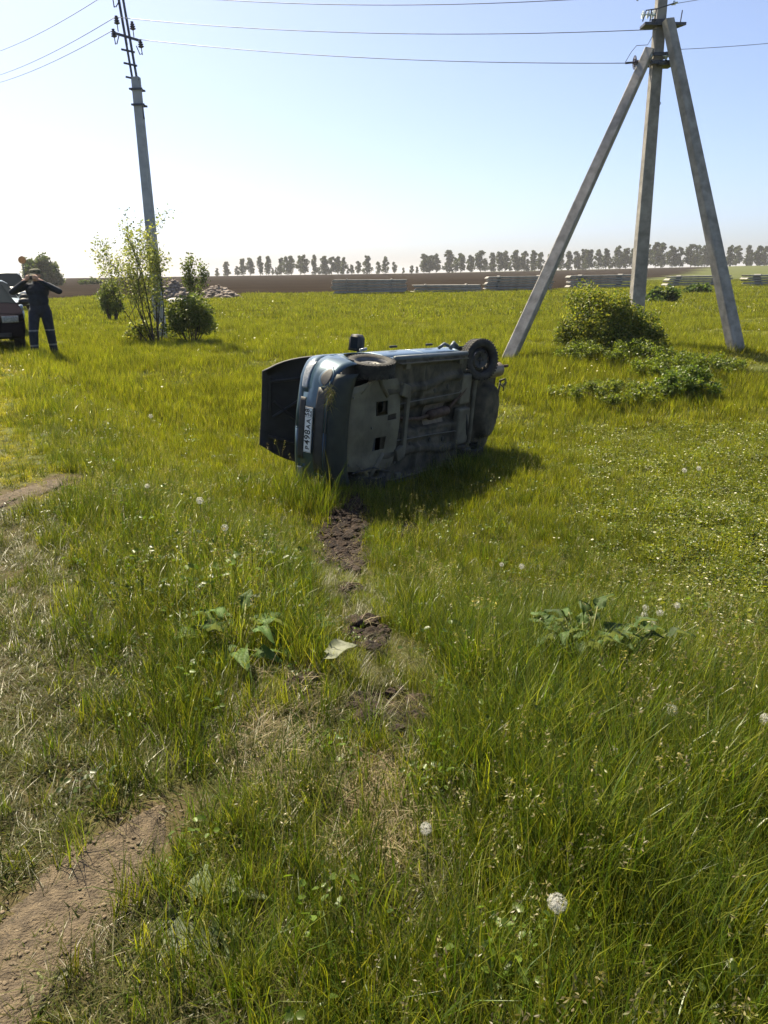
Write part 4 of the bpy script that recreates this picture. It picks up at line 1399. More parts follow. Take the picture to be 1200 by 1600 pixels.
shrub(4.9, 17.2, 3.2, 1.3, .42, 5200, .034, [(.09, .125, .022), (.13, .155, .03)], 'strip of weeds just in front of the large tripod shrub', 24, name='weed_patch', cat='weeds', lumps=64, stems=30)
shrub(14.6, 42.6, 1.9, 1.4, .75, 1500, .14, [(.04, .07, .02), (.06, .095, .025), (.10, .13, .05)], 'broad-leaved dark weed clump right of the middle tripod post', 25, name='burdock_clump', cat='weeds', lumps=16)
shrub(20.9, 54.4, 2.0, 1.4, .6, 1300, .14, [(.04, .07, .02), (.06, .095, .025), (.10, .13, .05)], 'broad-leaved weed clump in front of the slabs by the right strut', 26, name='burdock_clump', cat='weeds', lumps=16)
shrub(-65.2, 160.0, 7.2, 5.0, 5.2, 16000, .30, [(.045, .070, .022), (.06, .085, .028), (.08, .10, .035)], 'big rounded green tree clump behind the person', 31, name='tree_clump', cat='tree', lumps=46, stems=12)
shrub(-58.6, 168.0, 5.0, 3.0, 1.1, 1500, .25, [(.05, .08, .025), (.07, .09, .03)], 'small bushes on the skyline right of the big tree clump', 32, lumps=22)


# far row of trees
def far_tree_mesh(seed, h):
    rg = np.random.default_rng(seed)
    lumps = 20
    lo_ = rg.uniform(.04, .18); fat = rg.uniform(.8, 1.35)
    cen, rad = [], []
    for k in range(lumps):
        t = (k + .5) / lumps
        z = h * (lo_ + (.92 - lo_) * t)
        ww = h * .17 * fat * math.sin(math.pi * min(.97, .16 + t * .80)) ** .6
        a = rg.random() * 6.283
        q = rg.random() ** .5
        cen.append((ww * q * math.cos(a), ww * q * math.sin(a), z)); rad.append(h * rg.uniform(.085, .145) * (1.10 - .45 * t))
    cen, rad = np.array(cen), np.array(rad)
    n = 1300
    k = rg.integers(0, lumps, n)
    v = rg.normal(size=(n, 3)); v /= np.linalg.norm(v, axis=1)[:, None]
    C = cen[k] + v * (rad[k] * (.3 + .7 * rg.random(n) ** .6))[:, None]
    V, F, c = leaf_cloud(C, rg.uniform(.3, .75, n), rg, [(.050, .068, .024), (.066, .086, .030), (.085, .104, .040)], 1.3, .1)
    mb = MB(); mb.tube([(0, 0, -.4), (.08 * rg.normal(), 0, h * .4), (.15 * rg.normal(), 0, h * .9)], [h * .016, h * .012, .03], 6, caps=False)
    for j in range(4):
        a = cen[rg.integers(0, lumps)]
        mb.tube([(0, 0, a[2] * .75), a * np.array((.6, .6, .92)), a], [h * .006, h * .005, .02], 4, caps=False)
    return V, F, c, mb


# image column, height in image rows for each tree (columns of the 1200 wide photograph)
TREES = [(356, 21), (371, 14), (380, 25), (391, 26), (407, 28), (420, 28), (432, 12), (440, 25), (448, 27), (455, 28), (469, 28), (476, 29), (492, 29), (507, 27), (518, 26), (528, 26), (537, 25), (549, 14), (559, 19), (573, 27), (590, 18), (601, 25), (615, 17), (629, 9), (642, 12), (650, 10), (661, 28), (670, 26), (680, 28), (698, 33), (710, 22), (718, 28), (733, 25), (749, 31),
         (766, 28), (778, 29), (787, 30), (803, 31), (817, 29), (830, 30), (842, 27), (856, 24), (874, 26), (884, 28), (897, 27), (909, 30), (918, 29), (932, 29), (943, 30), (961, 33), (974, 30), (985, 29), (1008, 34), (1020, 37), (1029, 36), (1045, 31), (1058, 30), (1075, 33), (1087, 32), (1097, 31), (1115, 30), (1135, 30), (1146, 30), (1163, 30), (1180, 29), (1190, 28), (1199, 30), (1214, 31), (1230, 29), (340, 12), (1246, 30), (325, 9)]
ORD = ['first', 'second', 'third', 'fourth', 'fifth', 'sixth', 'seventh', 'eighth', 'ninth', 'tenth', 'eleventh', 'twelfth', 'thirteenth', 'fourteenth', 'fifteenth', 'sixteenth', 'seventeenth', 'eighteenth', 'nineteenth', 'twentieth', 'twenty-first', 'twenty-second', 'twenty-third', 'twenty-fourth', 'twenty-fifth', 'twenty-sixth', 'twenty-seventh', 'twenty-eighth', 'twenty-ninth', 'thirtieth']


def tree_line():
    protos = []
    for s in range(9):
        V, F, c, mb = far_tree_mesh(100 + s, 10.0)
        root = empty('far_tree')
        from_arrays('crown', V, F, M['leaf_far'], root, c)
        mb.build('trunk', M['bark_far'], root, smooth=True)
        protos.append(root)
    rg = np.random.default_rng(44)
    used = set()
    cols_ = sorted(TREES + [(px + 5 + 3 * math.sin(px), 13 + 6 * abs(math.sin(px * 1.7))) for px, _ in TREES if px > 655 and int(px) % 2] + [(px + 6, 11) for px, _ in TREES if 375 < px < 545 and int(px) % 3 == 0])
    marks = [(0, 523, 'left of the first slab stack'), (523, 640, 'above the first slab stack'), (640, 757, 'above the low second slab stack'), (757, 890, 'above the third slab stack'), (890, 1040, 'above the fourth slab stack'), (1040, 1125, 'left of the right strut top'), (1125, 1300, 'at the far right')]
    marks[5] = (1040, 1112, 'between middle post and right strut')
    marks[6] = (1112, 1300, 'right of the right strut')
    for a, b, words in marks:
        grp = [t for t in cols_ if a <= t[0] < b]
        for k, (px, hh) in enumerate(grp):
            D = 480 + rg.uniform(-14, 14)
            X_ = (px - 600) / 1247 * D * .963 + .0065 * D * 0
            pi = int(rg.integers(0, 9))
            if pi not in used: o = protos[pi]; used.add(pi)
            else: o = copy_tree(protos[pi])
            hgt = hh * D * .963 / 1247 * 1.08
            s = hgt / 10.0
            o.location = (X_ + 2.3, D, hz(X_, D) - .1)
            o.rotation_euler.z = rg.random() * 6.28
            o.scale = (s * rg.uniform(.85, 1.4), s * rg.uniform(.85, 1.4), s)
            n = len(grp)
            w = ORD[k]
            tag(o, '%s tree from the left in the far tree row %s' % (w, words), 'tree', 'far row of trees on the horizon')
    for i, p in enumerate(protos):
        if i not in used:
            for ch in list(p.children): bpy.data.objects.remove(ch)
            bpy.data.objects.remove(p)


bpy.context.view_layer.update()
tree_line()


# ------------------------------------------------------------------ scattering (geometry nodes; each scatter is one object of kind stuff)
def scatter(name, variants, pts, mat, label, cat):
    """variants: list of (V, F(tri), C); pts: dict idx, pos, rot(3), scl(3)"""
    Vs, Fs, Cs, var = [], [], [], []
    n0 = 0
    for k, (V, F, C) in enumerate(variants):
        Vs.append(V); Fs.append(np.asarray(F) + n0); Cs.append(C); var.append(np.full(len(V), k)); n0 += len(V)
    npt = len(pts['idx'])
    V = np.concatenate(Vs + [pts['pos']]).astype(np.float32)
    F = np.concatenate(Fs).astype(np.int32)
    o = from_arrays(name, V, F, mat, colors=np.concatenate(Cs + [np.zeros((npt, 3))]))
    me = o.data
    def attr(nm, typ, key, data):
        a = me.attributes.new(nm, typ, 'POINT'); a.data.foreach_set(key, np.ascontiguousarray(data).ravel())
    attr('variant', 'INT', 'value', np.concatenate(var + [np.full(npt, -1)]).astype(np.int32))
    attr('idx', 'INT', 'value', np.concatenate([np.full(n0, -1), pts['idx']]).astype(np.int32))
    attr('rot', 'FLOAT_VECTOR', 'vector', np.concatenate([np.zeros((n0, 3)), pts['rot']]).astype(np.float32))
    attr('scl', 'FLOAT_VECTOR', 'vector', np.concatenate([np.ones((n0, 3)), pts['scl']]).astype(np.float32))
    ng = bpy.data.node_groups.new(name + '_scatter', 'GeometryNodeTree')
    ng.interface.new_socket('Geometry', in_out='INPUT', socket_type='NodeSocketGeometry')
    ng.interface.new_socket('Geometry', in_out='OUTPUT', socket_type='NodeSocketGeometry')
    N, L = ng.nodes, ng.links
    gi, go = N.new('NodeGroupInput'), N.new('NodeGroupOutput')
    def named(nm, typ):
        q = N.new('GeometryNodeInputNamedAttribute'); q.data_type = typ; q.inputs['Name'].default_value = nm
        return q.outputs['Attribute']
    def equal(sock, k):
        c = N.new('FunctionNodeCompare'); c.data_type = 'INT'; c.operation = 'EQUAL'
        L.new(sock, c.inputs[2]); c.inputs[3].default_value = k
        return c.outputs['Result']
    va, ia, ro, sl = named('variant', 'INT'), named('idx', 'INT'), named('rot', 'FLOAT_VECTOR'), named('scl', 'FLOAT_VECTOR')
    sp = N.new('GeometryNodeSeparateGeometry'); sp.domain = 'POINT'
    L.new(gi.outputs[0], sp.inputs[0]); L.new(equal(va, -1), sp.inputs[1])
    jn = N.new('GeometryNodeJoinGeometry')
    for k in range(len(variants)):
        s2 = N.new('GeometryNodeSeparateGeometry'); s2.domain = 'POINT'
        L.new(sp.outputs['Inverted'], s2.inputs[0]); L.new(equal(va, k), s2.inputs[1])
        ip = N.new('GeometryNodeInstanceOnPoints')
        L.new(sp.outputs['Selection'], ip.inputs['Points']); L.new(equal(ia, k), ip.inputs['Selection'])
        L.new(s2.outputs['Selection'], ip.inputs['Instance'])
        e2r = N.new('FunctionNodeEulerToRotation'); L.new(ro, e2r.inputs[0]); L.new(e2r.outputs[0], ip.inputs['Rotation'])
        L.new(sl, ip.inputs['Scale'])
        L.new(ip.outputs[0], jn.inputs[0])
    L.new(jn.outputs[0], go.inputs[0])
    md = o.modifiers.new('scatter', 'NODES'); md.node_group = ng
    tag(o, label, cat, kind='stuff')
    return o


def blades(rg, n, rad, h, w, lean, curl, cols, levels=4, dirx=None):
    """a tuft of n curved blades"""
    Vs, Fs, Cs = [], [], []
    k0 = 0
    cols = np.asarray(cols)
    for i in range(n):
        q = rad * math.sqrt(rg.random()); a = rg.random() * 6.283
        p = np.array((q * math.cos(a), q * math.sin(a), -.01))
        az = rg.random() * 6.283 if dirx is None else dirx + rg.normal() * .45
        d = np.array((math.cos(az), math.sin(az), 0))
        L_ = rg.uniform(*h); ww = rg.uniform(*w)
        t0 = abs(rg.normal(lean, .18)); t0 = min(t0, 1.45)
        cu = rg.uniform(0, curl)
        sidev = np.array((-math.sin(az + rg.normal() * .6), math.cos(az + rg.normal() * .6), 0))
        c0 = cols[rg.integers(0, len(cols))] * rg.uniform(.72, 1.3)
        ang = t0
        nl = levels
        for j in range(nl):
            f = j / (nl - 1)
            hw = ww / 2 * (1 - f) ** .65 if j < nl - 1 else 0
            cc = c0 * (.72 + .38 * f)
            if j < nl - 1:
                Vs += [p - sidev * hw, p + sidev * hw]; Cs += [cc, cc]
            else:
                Vs.append(p); Cs.append(cc)
            p = p + L_ / (nl - 1) * (d * math.sin(ang) + np.array((0, 0, math.cos(ang))))
            p[2] = max(p[2], .004 + .01 * rg.random())
            ang = min(ang + cu / (nl - 1) * (1.3 if j else .6), 2.3)
        for j in range(nl - 2):
            b = k0 + 2 * j
            Fs += [(b, b + 1, b + 3), (b, b + 3, b + 2)]
        b = k0 + 2 * (nl - 2)
        Fs.append((b, b + 1, b + 2))
        k0 += 2 * (nl - 1) + 1
    return np.array(Vs), np.array(Fs), np.array(Cs)


def herb(rg, n, rad, h, size, cols):
    """low broad-leaved ground plants (clover, plantain)"""
    C = np.stack([rg.normal(size=n) * rad * .6, rg.normal(size=n) * rad * .6, rg.uniform(*h, n)], 1)
    size = rg.uniform(size * .6, size * 1.4, n)
    d = rg.normal(size=(n, 3)); d[:, 2] *= .35; d /= np.linalg.norm(d, axis=1)[:, None]
    nn = rg.normal(size=(n, 3)) * .45 + np.array((0, 0, 1.0))
    u = np.cross(nn, d); u /= np.linalg.norm(u, axis=1)[:, None] + 1e-9
    w = np.cross(d, u)
    V = []
    for (a, b, c) in ((-.6, 0, 0), (-.25, .42, .10), (.25, .40, .10), (.62, 0, -.08), (.25, -.40, .10), (-.25, -.42, .10)):
        V.append(C + (d * a + u * b + w * c) * size[:, None])
    V = np.stack(V, 1).reshape(-1, 3)
    b6 = 6 * np.arange(n)[:, None]
    F = np.concatenate([b6 + np.array(t) for t in ((0, 1, 2), (0, 2, 3), (0, 3, 4), (0, 4, 5))])
    cols = np.asarray(cols, float)
    ci = cols[rg.integers(0, len(cols), n)] * rg.uniform(.7, 1.3, (n, 1))
    return V, F, np.repeat(ci, 6, 0)


GREEN = [(.064, .108, .009), (.090, .134, .012), (.122, .150, .016), (.050, .082, .009), (.158, .168, .024)]
YGREEN = [(.215, .235, .018), (.255, .262, .022), (.170, .200, .016), (.290, .270, .045)]
MOWN = [(.36, .32, .030), (.40, .34, .045), (.30, .285, .025), (.24, .245, .022)]
STRAW = [(.17, .150, .058), (.22, .190, .085), (.13, .120, .04), (.14, .150, .038), (.12, .145, .028)]
DULL = [(.115, .122, .028), (.09, .108, .022), (.15, .142, .048), (.07, .088, .018), (.18, .16, .070)]


def seed_stalks(rg):
    V, F, C = blades(rg, 6, .07, (.28, .46), (.002, .0032), .15, .5, [(.20, .21, .06), (.15, .18, .04), (.26, .23, .11)], 5)
    tips = V[8::9]
    cc = np.concatenate([t + np.stack([rg.normal(size=12) * .006, rg.normal(size=12) * .006, rg.uniform(-.055, .01, 12)], 1) for t in tips])
    V2, F2, C2 = leaf_cloud(cc, .0045, rg, [(.24, .21, .10), (.20, .17, .09), (.17, .18, .06)], 2.6, .9)
    return np.concatenate([V, V2]), np.concatenate([F, F2 + len(V)]), np.concatenate([C, C2])


def grass_variants():
    r = np.random.default_rng(3)
    v = []
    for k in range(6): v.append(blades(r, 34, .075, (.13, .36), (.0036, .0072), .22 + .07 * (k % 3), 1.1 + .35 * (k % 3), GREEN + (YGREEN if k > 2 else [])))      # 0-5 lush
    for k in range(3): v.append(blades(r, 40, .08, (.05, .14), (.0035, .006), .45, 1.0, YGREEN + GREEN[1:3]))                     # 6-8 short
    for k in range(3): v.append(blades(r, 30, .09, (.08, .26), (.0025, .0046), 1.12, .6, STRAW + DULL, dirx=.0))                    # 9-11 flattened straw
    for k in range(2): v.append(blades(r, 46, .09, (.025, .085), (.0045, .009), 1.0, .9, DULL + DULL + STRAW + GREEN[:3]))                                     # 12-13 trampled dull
    for k in range(2): v.append(herb(r, 52, .11, (.015, .10), .021, [(.165, .185, .017), (.20, .21, .020), (.13, .155, .016)] + [(.12, .16, .022), (.09, .14, .02)]))                  # 14-15 clover
    for k in range(2): v.append(seed_stalks(r))
    for k in range(0): v.append(blades(r, 5, .06, (.30, .50), (.0022, .0035), .18, .5, [(.24, .24, .08), (.17, .20, .05), (.32, .28, .14)], 5))   # 16-17 stalks
    for k in range(3): v.append(blades(r, 70, .22, (.08, .23), (.007, .012), .28, .9, YGREEN + YGREEN + GREEN[2:], 3))                      # 18-20 mid distance
    for k in range(2): v.append(blades(r, 80, .55, (.07, .20), (.018, .034), .35, .8, YGREEN + YGREEN + GREEN[2:], 3))                       # 21-22 far
    v.append(herb(r, 40, .12, (.02, .16), .020, [(.10, .15, .02), (.075, .12, .018)]))                                                # 23 broad leaves
    for k in range(2): v.append(blades(r, 60, .2, (.04, .11), (.007, .011), .6, .8, YGREEN + YGREEN + DULL[:2], 3))
                             # 24-25 mid distance short
    v.append(blades(r, 60, .10, (.015, .06), (.004, .008), .8, .8, MOWN))                     # 26 mown verge
    v.append(blades(r, 70, .24, (.015, .06), (.008, .014), .8, .8, MOWN, 3))                  # 27 mown verge farther off
    return v


HX = np.array(HERO_ROT.col[0]); HZ = np.array(HERO_ROT.col[2]); HO = np.array(HERO_O)


def under_car(x, y):
    dx, dy = x - HO[0], y - HO[1]
    lx = dx * HX[0] + dy * HX[1]; lz = dx * HZ[0] + dy * HZ[1]
    return (lx > -1.7) & (lx < 1.6) & (lz > .30) & (lz < 1.3)


def grass():
    P, I, SC, RT = [], [], [], []
    bands = [(.9, 2.2, 620), (2.2, 3.5, 520), (3.5, 5.5, 400), (5.5, 8.5, 280), (8.5, 13, 170), (13, 20, 62), (20, 32, 26), (32, 50, 9.5), (50, 68, 6.5), (68, 110, 2.2)]
    for y0, y1, dens in bands:
        w1 = .62 * y1 + .7
        n = int(dens * (y1 - y0) * 2 * w1)
        y = rng.uniform(y0, y1, n); x = rng.uniform(-w1, w1, n)
        ok = np.abs(x) < .60 * y + .75
        x, y = x[ok], y[ok]
        if y0 >= 50:
            ok = y < plough_edge(x) - .3; x, y = x[ok], y[ok]
        n = len(x)
        soil = np.maximum(1 - sst(.07, .20, seg_dist(x, y, PATH_A) + .07 * wob(x, y, 7)), 1 - sst(.16, .34, seg_dist(x, y, PATH_B) + .08 * wob(x, y, 4)))
        hole = hole_mask(x, y)
        tr = np.maximum(1 - sst(.14, .36, seg_dist(x, y, TRACK) + .12 * wob(x, y, 3)), 1 - sst(.16, .42, seg_dist(x, y, TRACK2) + .12 * wob(x, y, 3)))
        ver = verge_mask(x, y)
        clover = sst(.0, 1.7, (x - .16 * y + .35 * wob(x, y, .9) + .2 * wob(x, y, 2.7, 4) - .15)) * sst(3.9, 5.2, y + .5 * wob(x, y, 1.1)) * (1 - sst(12.5, 17, y))
        u = rng.random(n)
        dry = sst(.05, .5, wob(x, y, .17, 3)) * sst(24, 34, y) * sst(6, 10, x) * (1 - sst(58, 66, y))
        keep = (rng.random(n) > dry * .75) & (rng.random(n) > soil * .93) & (rng.random(n) > hole * .985) & ~under_car(x, y) & (rng.random(n) > ver * .0) & (rng.random(n) > tr * .15)
        lush = wob(x, y, .8, 1)
        idx = rng.integers(0, 3, n) + 3 * (rng.random(n) < .5 - .8 * wob(x, y, 1.3, 8))
        if y0 >= 13:
            idx = 18 + rng.integers(0, 3, n)
            sh = sst(.1, .6, wob(x, y, .35, 2)) > rng.random(n)
            idx = np.where(sh | (rng.random(n) < clover * .7), 24 + rng.integers(0, 2, n), idx)
        if y0 >= 32: idx = 21 + rng.integers(0, 2, n)
        if y0 < 13:
            idx = np.where(rng.random(n) < .22 + .2 * lush, 6 + rng.integers(0, 3, n), idx)
            idx = np.where(rng.random(n) < .17 + .08 * wob(x, y, 2.1, 5), 12 + rng.integers(0, 2, n), idx)
            idx = np.where(rng.random(n) < .10, 9 + rng.integers(0, 3, n), idx)
            idx = np.where(rng.random(n) < .03, 23, idx)
            idx = np.where(rng.random(n) < .05, 16 + rng.integers(0, 2, n), idx)
            far_mix = .85 * sst(5.5, 12.5, y)
            idx = np.where((rng.random(n) < far_mix) & (idx < 9), 18 + rng.integers(0, 3, n), idx)
            deep = (1 - sst(.6, 1.15, np.hypot((x - .62 - .08 * y) / .75, (y - 3.3) / 1.9) + .25 * wob(x, y, 1.6, 3))) * (1 - tr)
            idx = np.where(rng.random(n) < deep * .75, rng.integers(0, 3, n), idx)
            idx = np.where(rng.random(n) < clover * .72, np.where(rng.random(n) < .65, 14 + rng.integers(0, 2, n), 6 + rng.integers(0, 3, n)), idx)
            idx = np.where(rng.random(n) < tr * .5, np.where(rng.random(n) < .65, 9 + rng.integers(0, 3, n), 12 + rng.integers(0, 2, n)), idx)
            idx = np.where(rng.random(n) < np.maximum(ver * .9, soil * .9), np.where(rng.random(n) < .8, 12 + rng.integers(0, 2, n), 9 + rng.integers(0, 3, n)), idx)
        mw = mown_mask(x, y)
        if 5 < y0 < 32:
            idx = np.where((rng.random(n) < mw * .95) & (ver < .5), np.where(rng.random(n) < .8, 27 if y0 >= 13 else 26, 6 + rng.integers(0, 3, n)), idx)
        s = rng.uniform(.75, 1.2, n) * (1 + .22 * lush)
        near = 1 - sst(.0, 1.2, side(x, y))                 # shorter near the verge
        s *= 1 - .35 * near * (y < 9)
        if y0 < 13: s *= np.where((idx >= 18) & (idx <= 20), .85, 1.0)
        s *= 1 - .55 * np.maximum(tr * sst(2.4, 3.4, y), 1 - sst(.25, .6, np.hypot((x + .36) / 1.0, (y - 5.9) / 2.0))) * (y < 9)
        if y0 < 13: s *= 1 + .22 * deep
        if y0 < 13: s *= np.where(idx < 6, .78 + .12 * wob(x, y, 1.7, 4), 1.0)
        if y0 >= 5.5 and y0 < 13:
            s *= .86
            dx, dy = x - HO[0], y - HO[1]
            lx = dx * HX[0] + dy * HX[1]; lz = dx * HZ[0] + dy * HZ[1]
            s *= 1 + .75 * ((lx > -1.9) & (lx < 2.25)) * (1 - sst(.12, .42, np.abs(lz + .12))) * (hole < .2) * (idx < 18) * rng.uniform(.4, 1, n)
            s *= 1 + .7 * (1 - sst(.1, .4, np.abs(lx - 2.2))) * (lz > -.3) * (lz < 1.6) * (idx < 18)
        rt = np.stack([rng.normal(0, .10, n), rng.normal(0, .10, n), rng.uniform(0, 6.283, n)], 1)
        flat = (idx >= 9) & (idx <= 11)
        rt[:, 2] = np.where(flat & (rng.random(n) < .8), 2.0 + rng.normal(0, .7, n), rt[:, 2])
        pos = np.stack([x, y, height(x, y) - .04 * hole], 1)
        P.append(pos[keep]); I.append(idx[keep]); RT.append(rt[keep])
        zz = rng.uniform(.85, 1.15, n)
        SC.append(np.stack([s, s, s * zz], 1)[keep])
    pts = dict(pos=np.concatenate(P), idx=np.concatenate(I), rot=np.concatenate(RT), scl=np.concatenate(SC))
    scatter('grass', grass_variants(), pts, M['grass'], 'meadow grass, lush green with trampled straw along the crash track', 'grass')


grass()


def flower_variant(seed, n, r):
    rg = np.random.default_rng(seed)
    Vs, Fs, Cs = [], [], []
    k = 0
    for i in range(n):
        p = np.array((rg.normal() * .12, rg.normal() * .12, rg.uniform(.05, .13)))
        t = rg.normal(size=3) * .25 + np.array((0, -.1, 1)); t /= np.linalg.norm(t)
        u, w = frame_of(t)
        Vs.append(p + t * r * .15); Cs.append((.70, .62, .25)); c0 = k; k += 1
        for j in range(8):
            a = 2 * math.pi * j / 8
            Vs.append(p + r * (math.cos(a) * u + math.sin(a) * w)); Cs.append((.78, .78, .70)); k += 1
        for j in range(8): Fs.append((c0, c0 + 1 + j, c0 + 1 + (j + 1) % 8))
    return np.array(Vs), np.array(Fs), np.array(Cs)


def flowers():
    n = 2600
    y = rng.uniform(3.9, 13, n); x = rng.uniform(-.3, .58, n) * y
    keep = (rng.random(n) < sst(.2, 1.1, (x - .16 * y + .25 * wob(x, y, .9) - .15)) * (.35 + .65 * sst(-.2, .5, wob(x, y, 1.1, 7)))) & ~under_car(x, y)
    x1, y1 = x[keep], y[keep]
    n = 1300
    y = rng.uniform(13, 60, n); x = rng.uniform(-.45, .55, n) * y
    keep = rng.random(n) < sst(-.1, .6, wob(x, y, .25, 9)) * .8
    x, y = np.concatenate([x1, x[keep]]), np.concatenate([y1, y[keep]])
    n = len(x)
    s = np.where(y > 13, rng.uniform(1.0, 1.8, n), rng.uniform(.6, 1.1, n))
    pts = dict(pos=np.stack([x, y, height(x, y)], 1), idx=rng.integers(0, 3, n), rot=np.stack([np.zeros(n), np.zeros(n), rng.uniform(0, 6.28, n)], 1), scl=np.stack([s, s, np.where(y > 13, s * 1.6, s)], 1))
    scatter('wildflowers', [flower_variant(1, 2, .011), flower_variant(2, 3, .009), flower_variant(3, 1, .014)], pts, M['petal'], 'tiny white wildflowers dotted over the meadow', 'flowers')


flowers()


# ------------------------------------------------------------------ torn soil, straw
def clods():
    rg = np.random.default_rng(12)
    rocks = [rock(1, 40 + s) for s in range(5)]
    mb = MB()
    for hx, hy, rx, ry in HOLES:
        n = int(700 * rx * ry / .14)
        for k in range(n):
            q = math.sqrt(rg.random()) * 1.1; a = rg.random() * 6.283
            x, y = hx + rx * q * math.cos(a), hy + ry * q * math.sin(a)
            RV, RF = rocks[k % 5]
            mb.add(RV * rg.uniform(.006, .032) * (1 if rg.random() < .9 else 2.0) + np.array((x, y, hz(x, y) - (.08 - .14 * float(sst(6.6, 7.9, y))) * .6 * float(hole_mask(x, y)) + .008)), RF)
    gm = MB()
    for k in range(420):
        pts = PATH_A if k % 3 else PATH_B
        t = rg.random() * (len(pts) - 1.001); i = int(t); f = t - i
        x = pts[i][0] * (1 - f) + pts[i + 1][0] * f + rg.normal() * .10; y = pts[i][1] * (1 - f) + pts[i + 1][1] * f
        RV, RF = rocks[k % 5]
        gm.add(RV * rg.uniform(.0012, .0065) + np.array((x, y, hz(x, y) + .016)), RF)
    tag(gm.build('dirt_grit', M['grit']), 'crumbs of dry dirt on the bare path', 'dirt', kind='stuff')
    o = mb.build('soil_clods', M['soil'])
    tag(o, 'dark torn-up clods of soil along the crash track', 'soil', kind='stuff')
    # loose straw and roots
    v = [blades(rg, 14, .06, (.06, .16), (.002, .004), 1.3, .6, [(.24, .19, .09), (.17, .12, .055), (.30, .25, .13)]) for _ in range(3)]
    P = []
    for hx, hy, rx, ry in HOLES:
        for k in range(int(16 * rx * ry / .14)):
            q = math.sqrt(rg.random()) * 1.15; a = rg.random() * 6.283
            P.append((hx + rx * q * math.cos(a), hy + ry * q * math.sin(a)))
    for k in range(90):
        P.append((-.02 + rg.normal() * .06, rg.uniform(1.95, 2.5)))
    for k in range(60):
        P.append((-.45 + rg.normal() * .10 + .05 * rg.random(), 2.2 + rg.random() * .9))
    P = np.array(P)
    n = len(P)
    pts = dict(pos=np.stack([P[:, 0], P[:, 1], height(P[:, 0], P[:, 1]) - (.08 - .14 * sst(6.6, 7.9, P[:, 1])) * .6 * hole_mask(P[:, 0], P[:, 1]) + .015], 1), idx=rg.integers(0, 3, n), rot=np.stack([rg.normal(0, .1, n), rg.normal(0, .1, n), rg.uniform(0, 6.28, n)], 1), scl=np.ones((n, 3)) * rg.uniform(.7, 1.4, (n, 1)))
    scatter('loose_straw', v, pts, M['wilted'], 'dry loose straw and roots scattered along the crash track', 'straw')


clods()


# ------------------------------------------------------------------ single plants
def big_leaf(rg, length, width, droop, curl=.25, cup=.2, wav=.05):
    """heart-shaped leaf along +X with ruffled edge; returns V, F"""
    nu, nv = 9, 7
    V, F = [], []
    for i in range(nu):
        t = i / (nu - 1)
        prof = math.sin(math.pi * min(1, .10 + .90 * t) ** .75) ** .8 if t < 1 else 0
        hw = width / 2 * max(0, prof)
        for j in range(nv):
            q = j / (nv - 1) * 2 - 1
            x = length * t - (.12 * length * (1 - t) * abs(q) ** 1.5)
            yy = hw * q * (1 + .06 * math.sin(9 * t + 3 * q))
            z = -droop * t * t * length + cup * hw * abs(q) ** 1.5 + wav * length * math.sin(8 * t + 4 * q + rg.random() * .4) * abs(q) + .02 * length * rg.normal() * abs(q)
            V.append((x, yy, z))
    for i in range(nu - 1):
        for j in range(nv - 1):
            a = i * nv + j
            F += [(a, a + nv, a + nv + 1), (a, a + nv + 1, a + 1)]
    return np.array(V), np.array(F)


def leafy_plant(x, y, label, n, size, seed, name='burdock_plant', mat='burdock', base=(.075, .13, .03), lift=(.25, .8), petiole=.16, cat='plant', flat=False, wavy=.07):
    rg = np.random.default_rng(seed)
    root = empty(name, G(x, y)); tag(root, label, cat)
    for k in range(n):
        a = 2 * math.pi * (k + rg.random() * .7) / n
        el = rg.uniform(*lift)
        L_ = size * rg.uniform(.7, 1.2)
        V, F = big_leaf(rg, L_, L_ * rg.uniform(.55, .8), rg.uniform(.25, .95), wav=wavy)
        pe = petiole * rg.uniform(.6, 1.2)
        d = np.array((math.cos(a) * math.cos(el), math.sin(a) * math.cos(el), math.sin(el)))
        tip = d * pe
        rot = np.array(Euler((rg.normal() * (.9 if flat else .35), -el * .6 + rg.normal() * .25, a)).to_matrix())
        V = V @ rot.T + tip
        V[:, 2] = np.maximum(V[:, 2], .01)
        c = np.array(base) * rg.uniform(.7, 1.35)
        C = np.repeat(c[None], len(V), 0) * rg.uniform(.88, 1.12, (len(V), 1))
        lf = from_arrays('leaf', V, F, M[mat], root, C, smooth=True)
        MB().tube([(0, 0, -.02), d * pe * .5 + np.array((0, 0, .01)), tip + d * .01], [.005, .004, .003], 5).build('stalk', M['stem_green'], root, smooth=True)
    return root


leafy_plant(-.66, 3.28, 'broad-leaved burdock left of the crash track with pale turned leaves', 17, .125, 51, lift=(.2, 1.1), petiole=.2, wavy=.16)
leafy_plant(-.44, 3.52, 'crushed burdock beside the crash track, right of the intact one', 9, .11, 52, lift=(.05, .5), wavy=.14)
leafy_plant(-.31, 3.12, 'single torn pale leaf standing upright above a dark gap in the grass', 1, .15, 53, name='torn_leaf', mat='wilted', base=(.22, .24, .14), lift=(.9, 1.1), petiole=.14, cat='leaf')
leafy_plant(.97, 3.55, 'large ragged burdock in the lush grass on the right', 34, .10, 54, lift=(.5, 1.35), petiole=.33, base=(.06, .10, .025), wavy=.16)
leafy_plant(1.12, 3.60, 'smaller dock plant just right of the ragged burdock', 16, .10, 55, lift=(.5, 1.25), petiole=.32, base=(.06, .10, .025), wavy=.16)
leafy_plant(-.50, 1.72, 'wilted pale burdock flattened near the bare dirt path', 8, .13, 56, mat='wilted', base=(.085, .115, .042), lift=(.05, .45), petiole=.08, flat=True)
leafy_plant(-.40, 2.42, 'single pale fallen leaf lying on flattened straw', 2, .085, 57, name='fallen_leaf', mat='wilted', base=(.24, .25, .15), lift=(.1, .3), petiole=.03, cat='leaf')
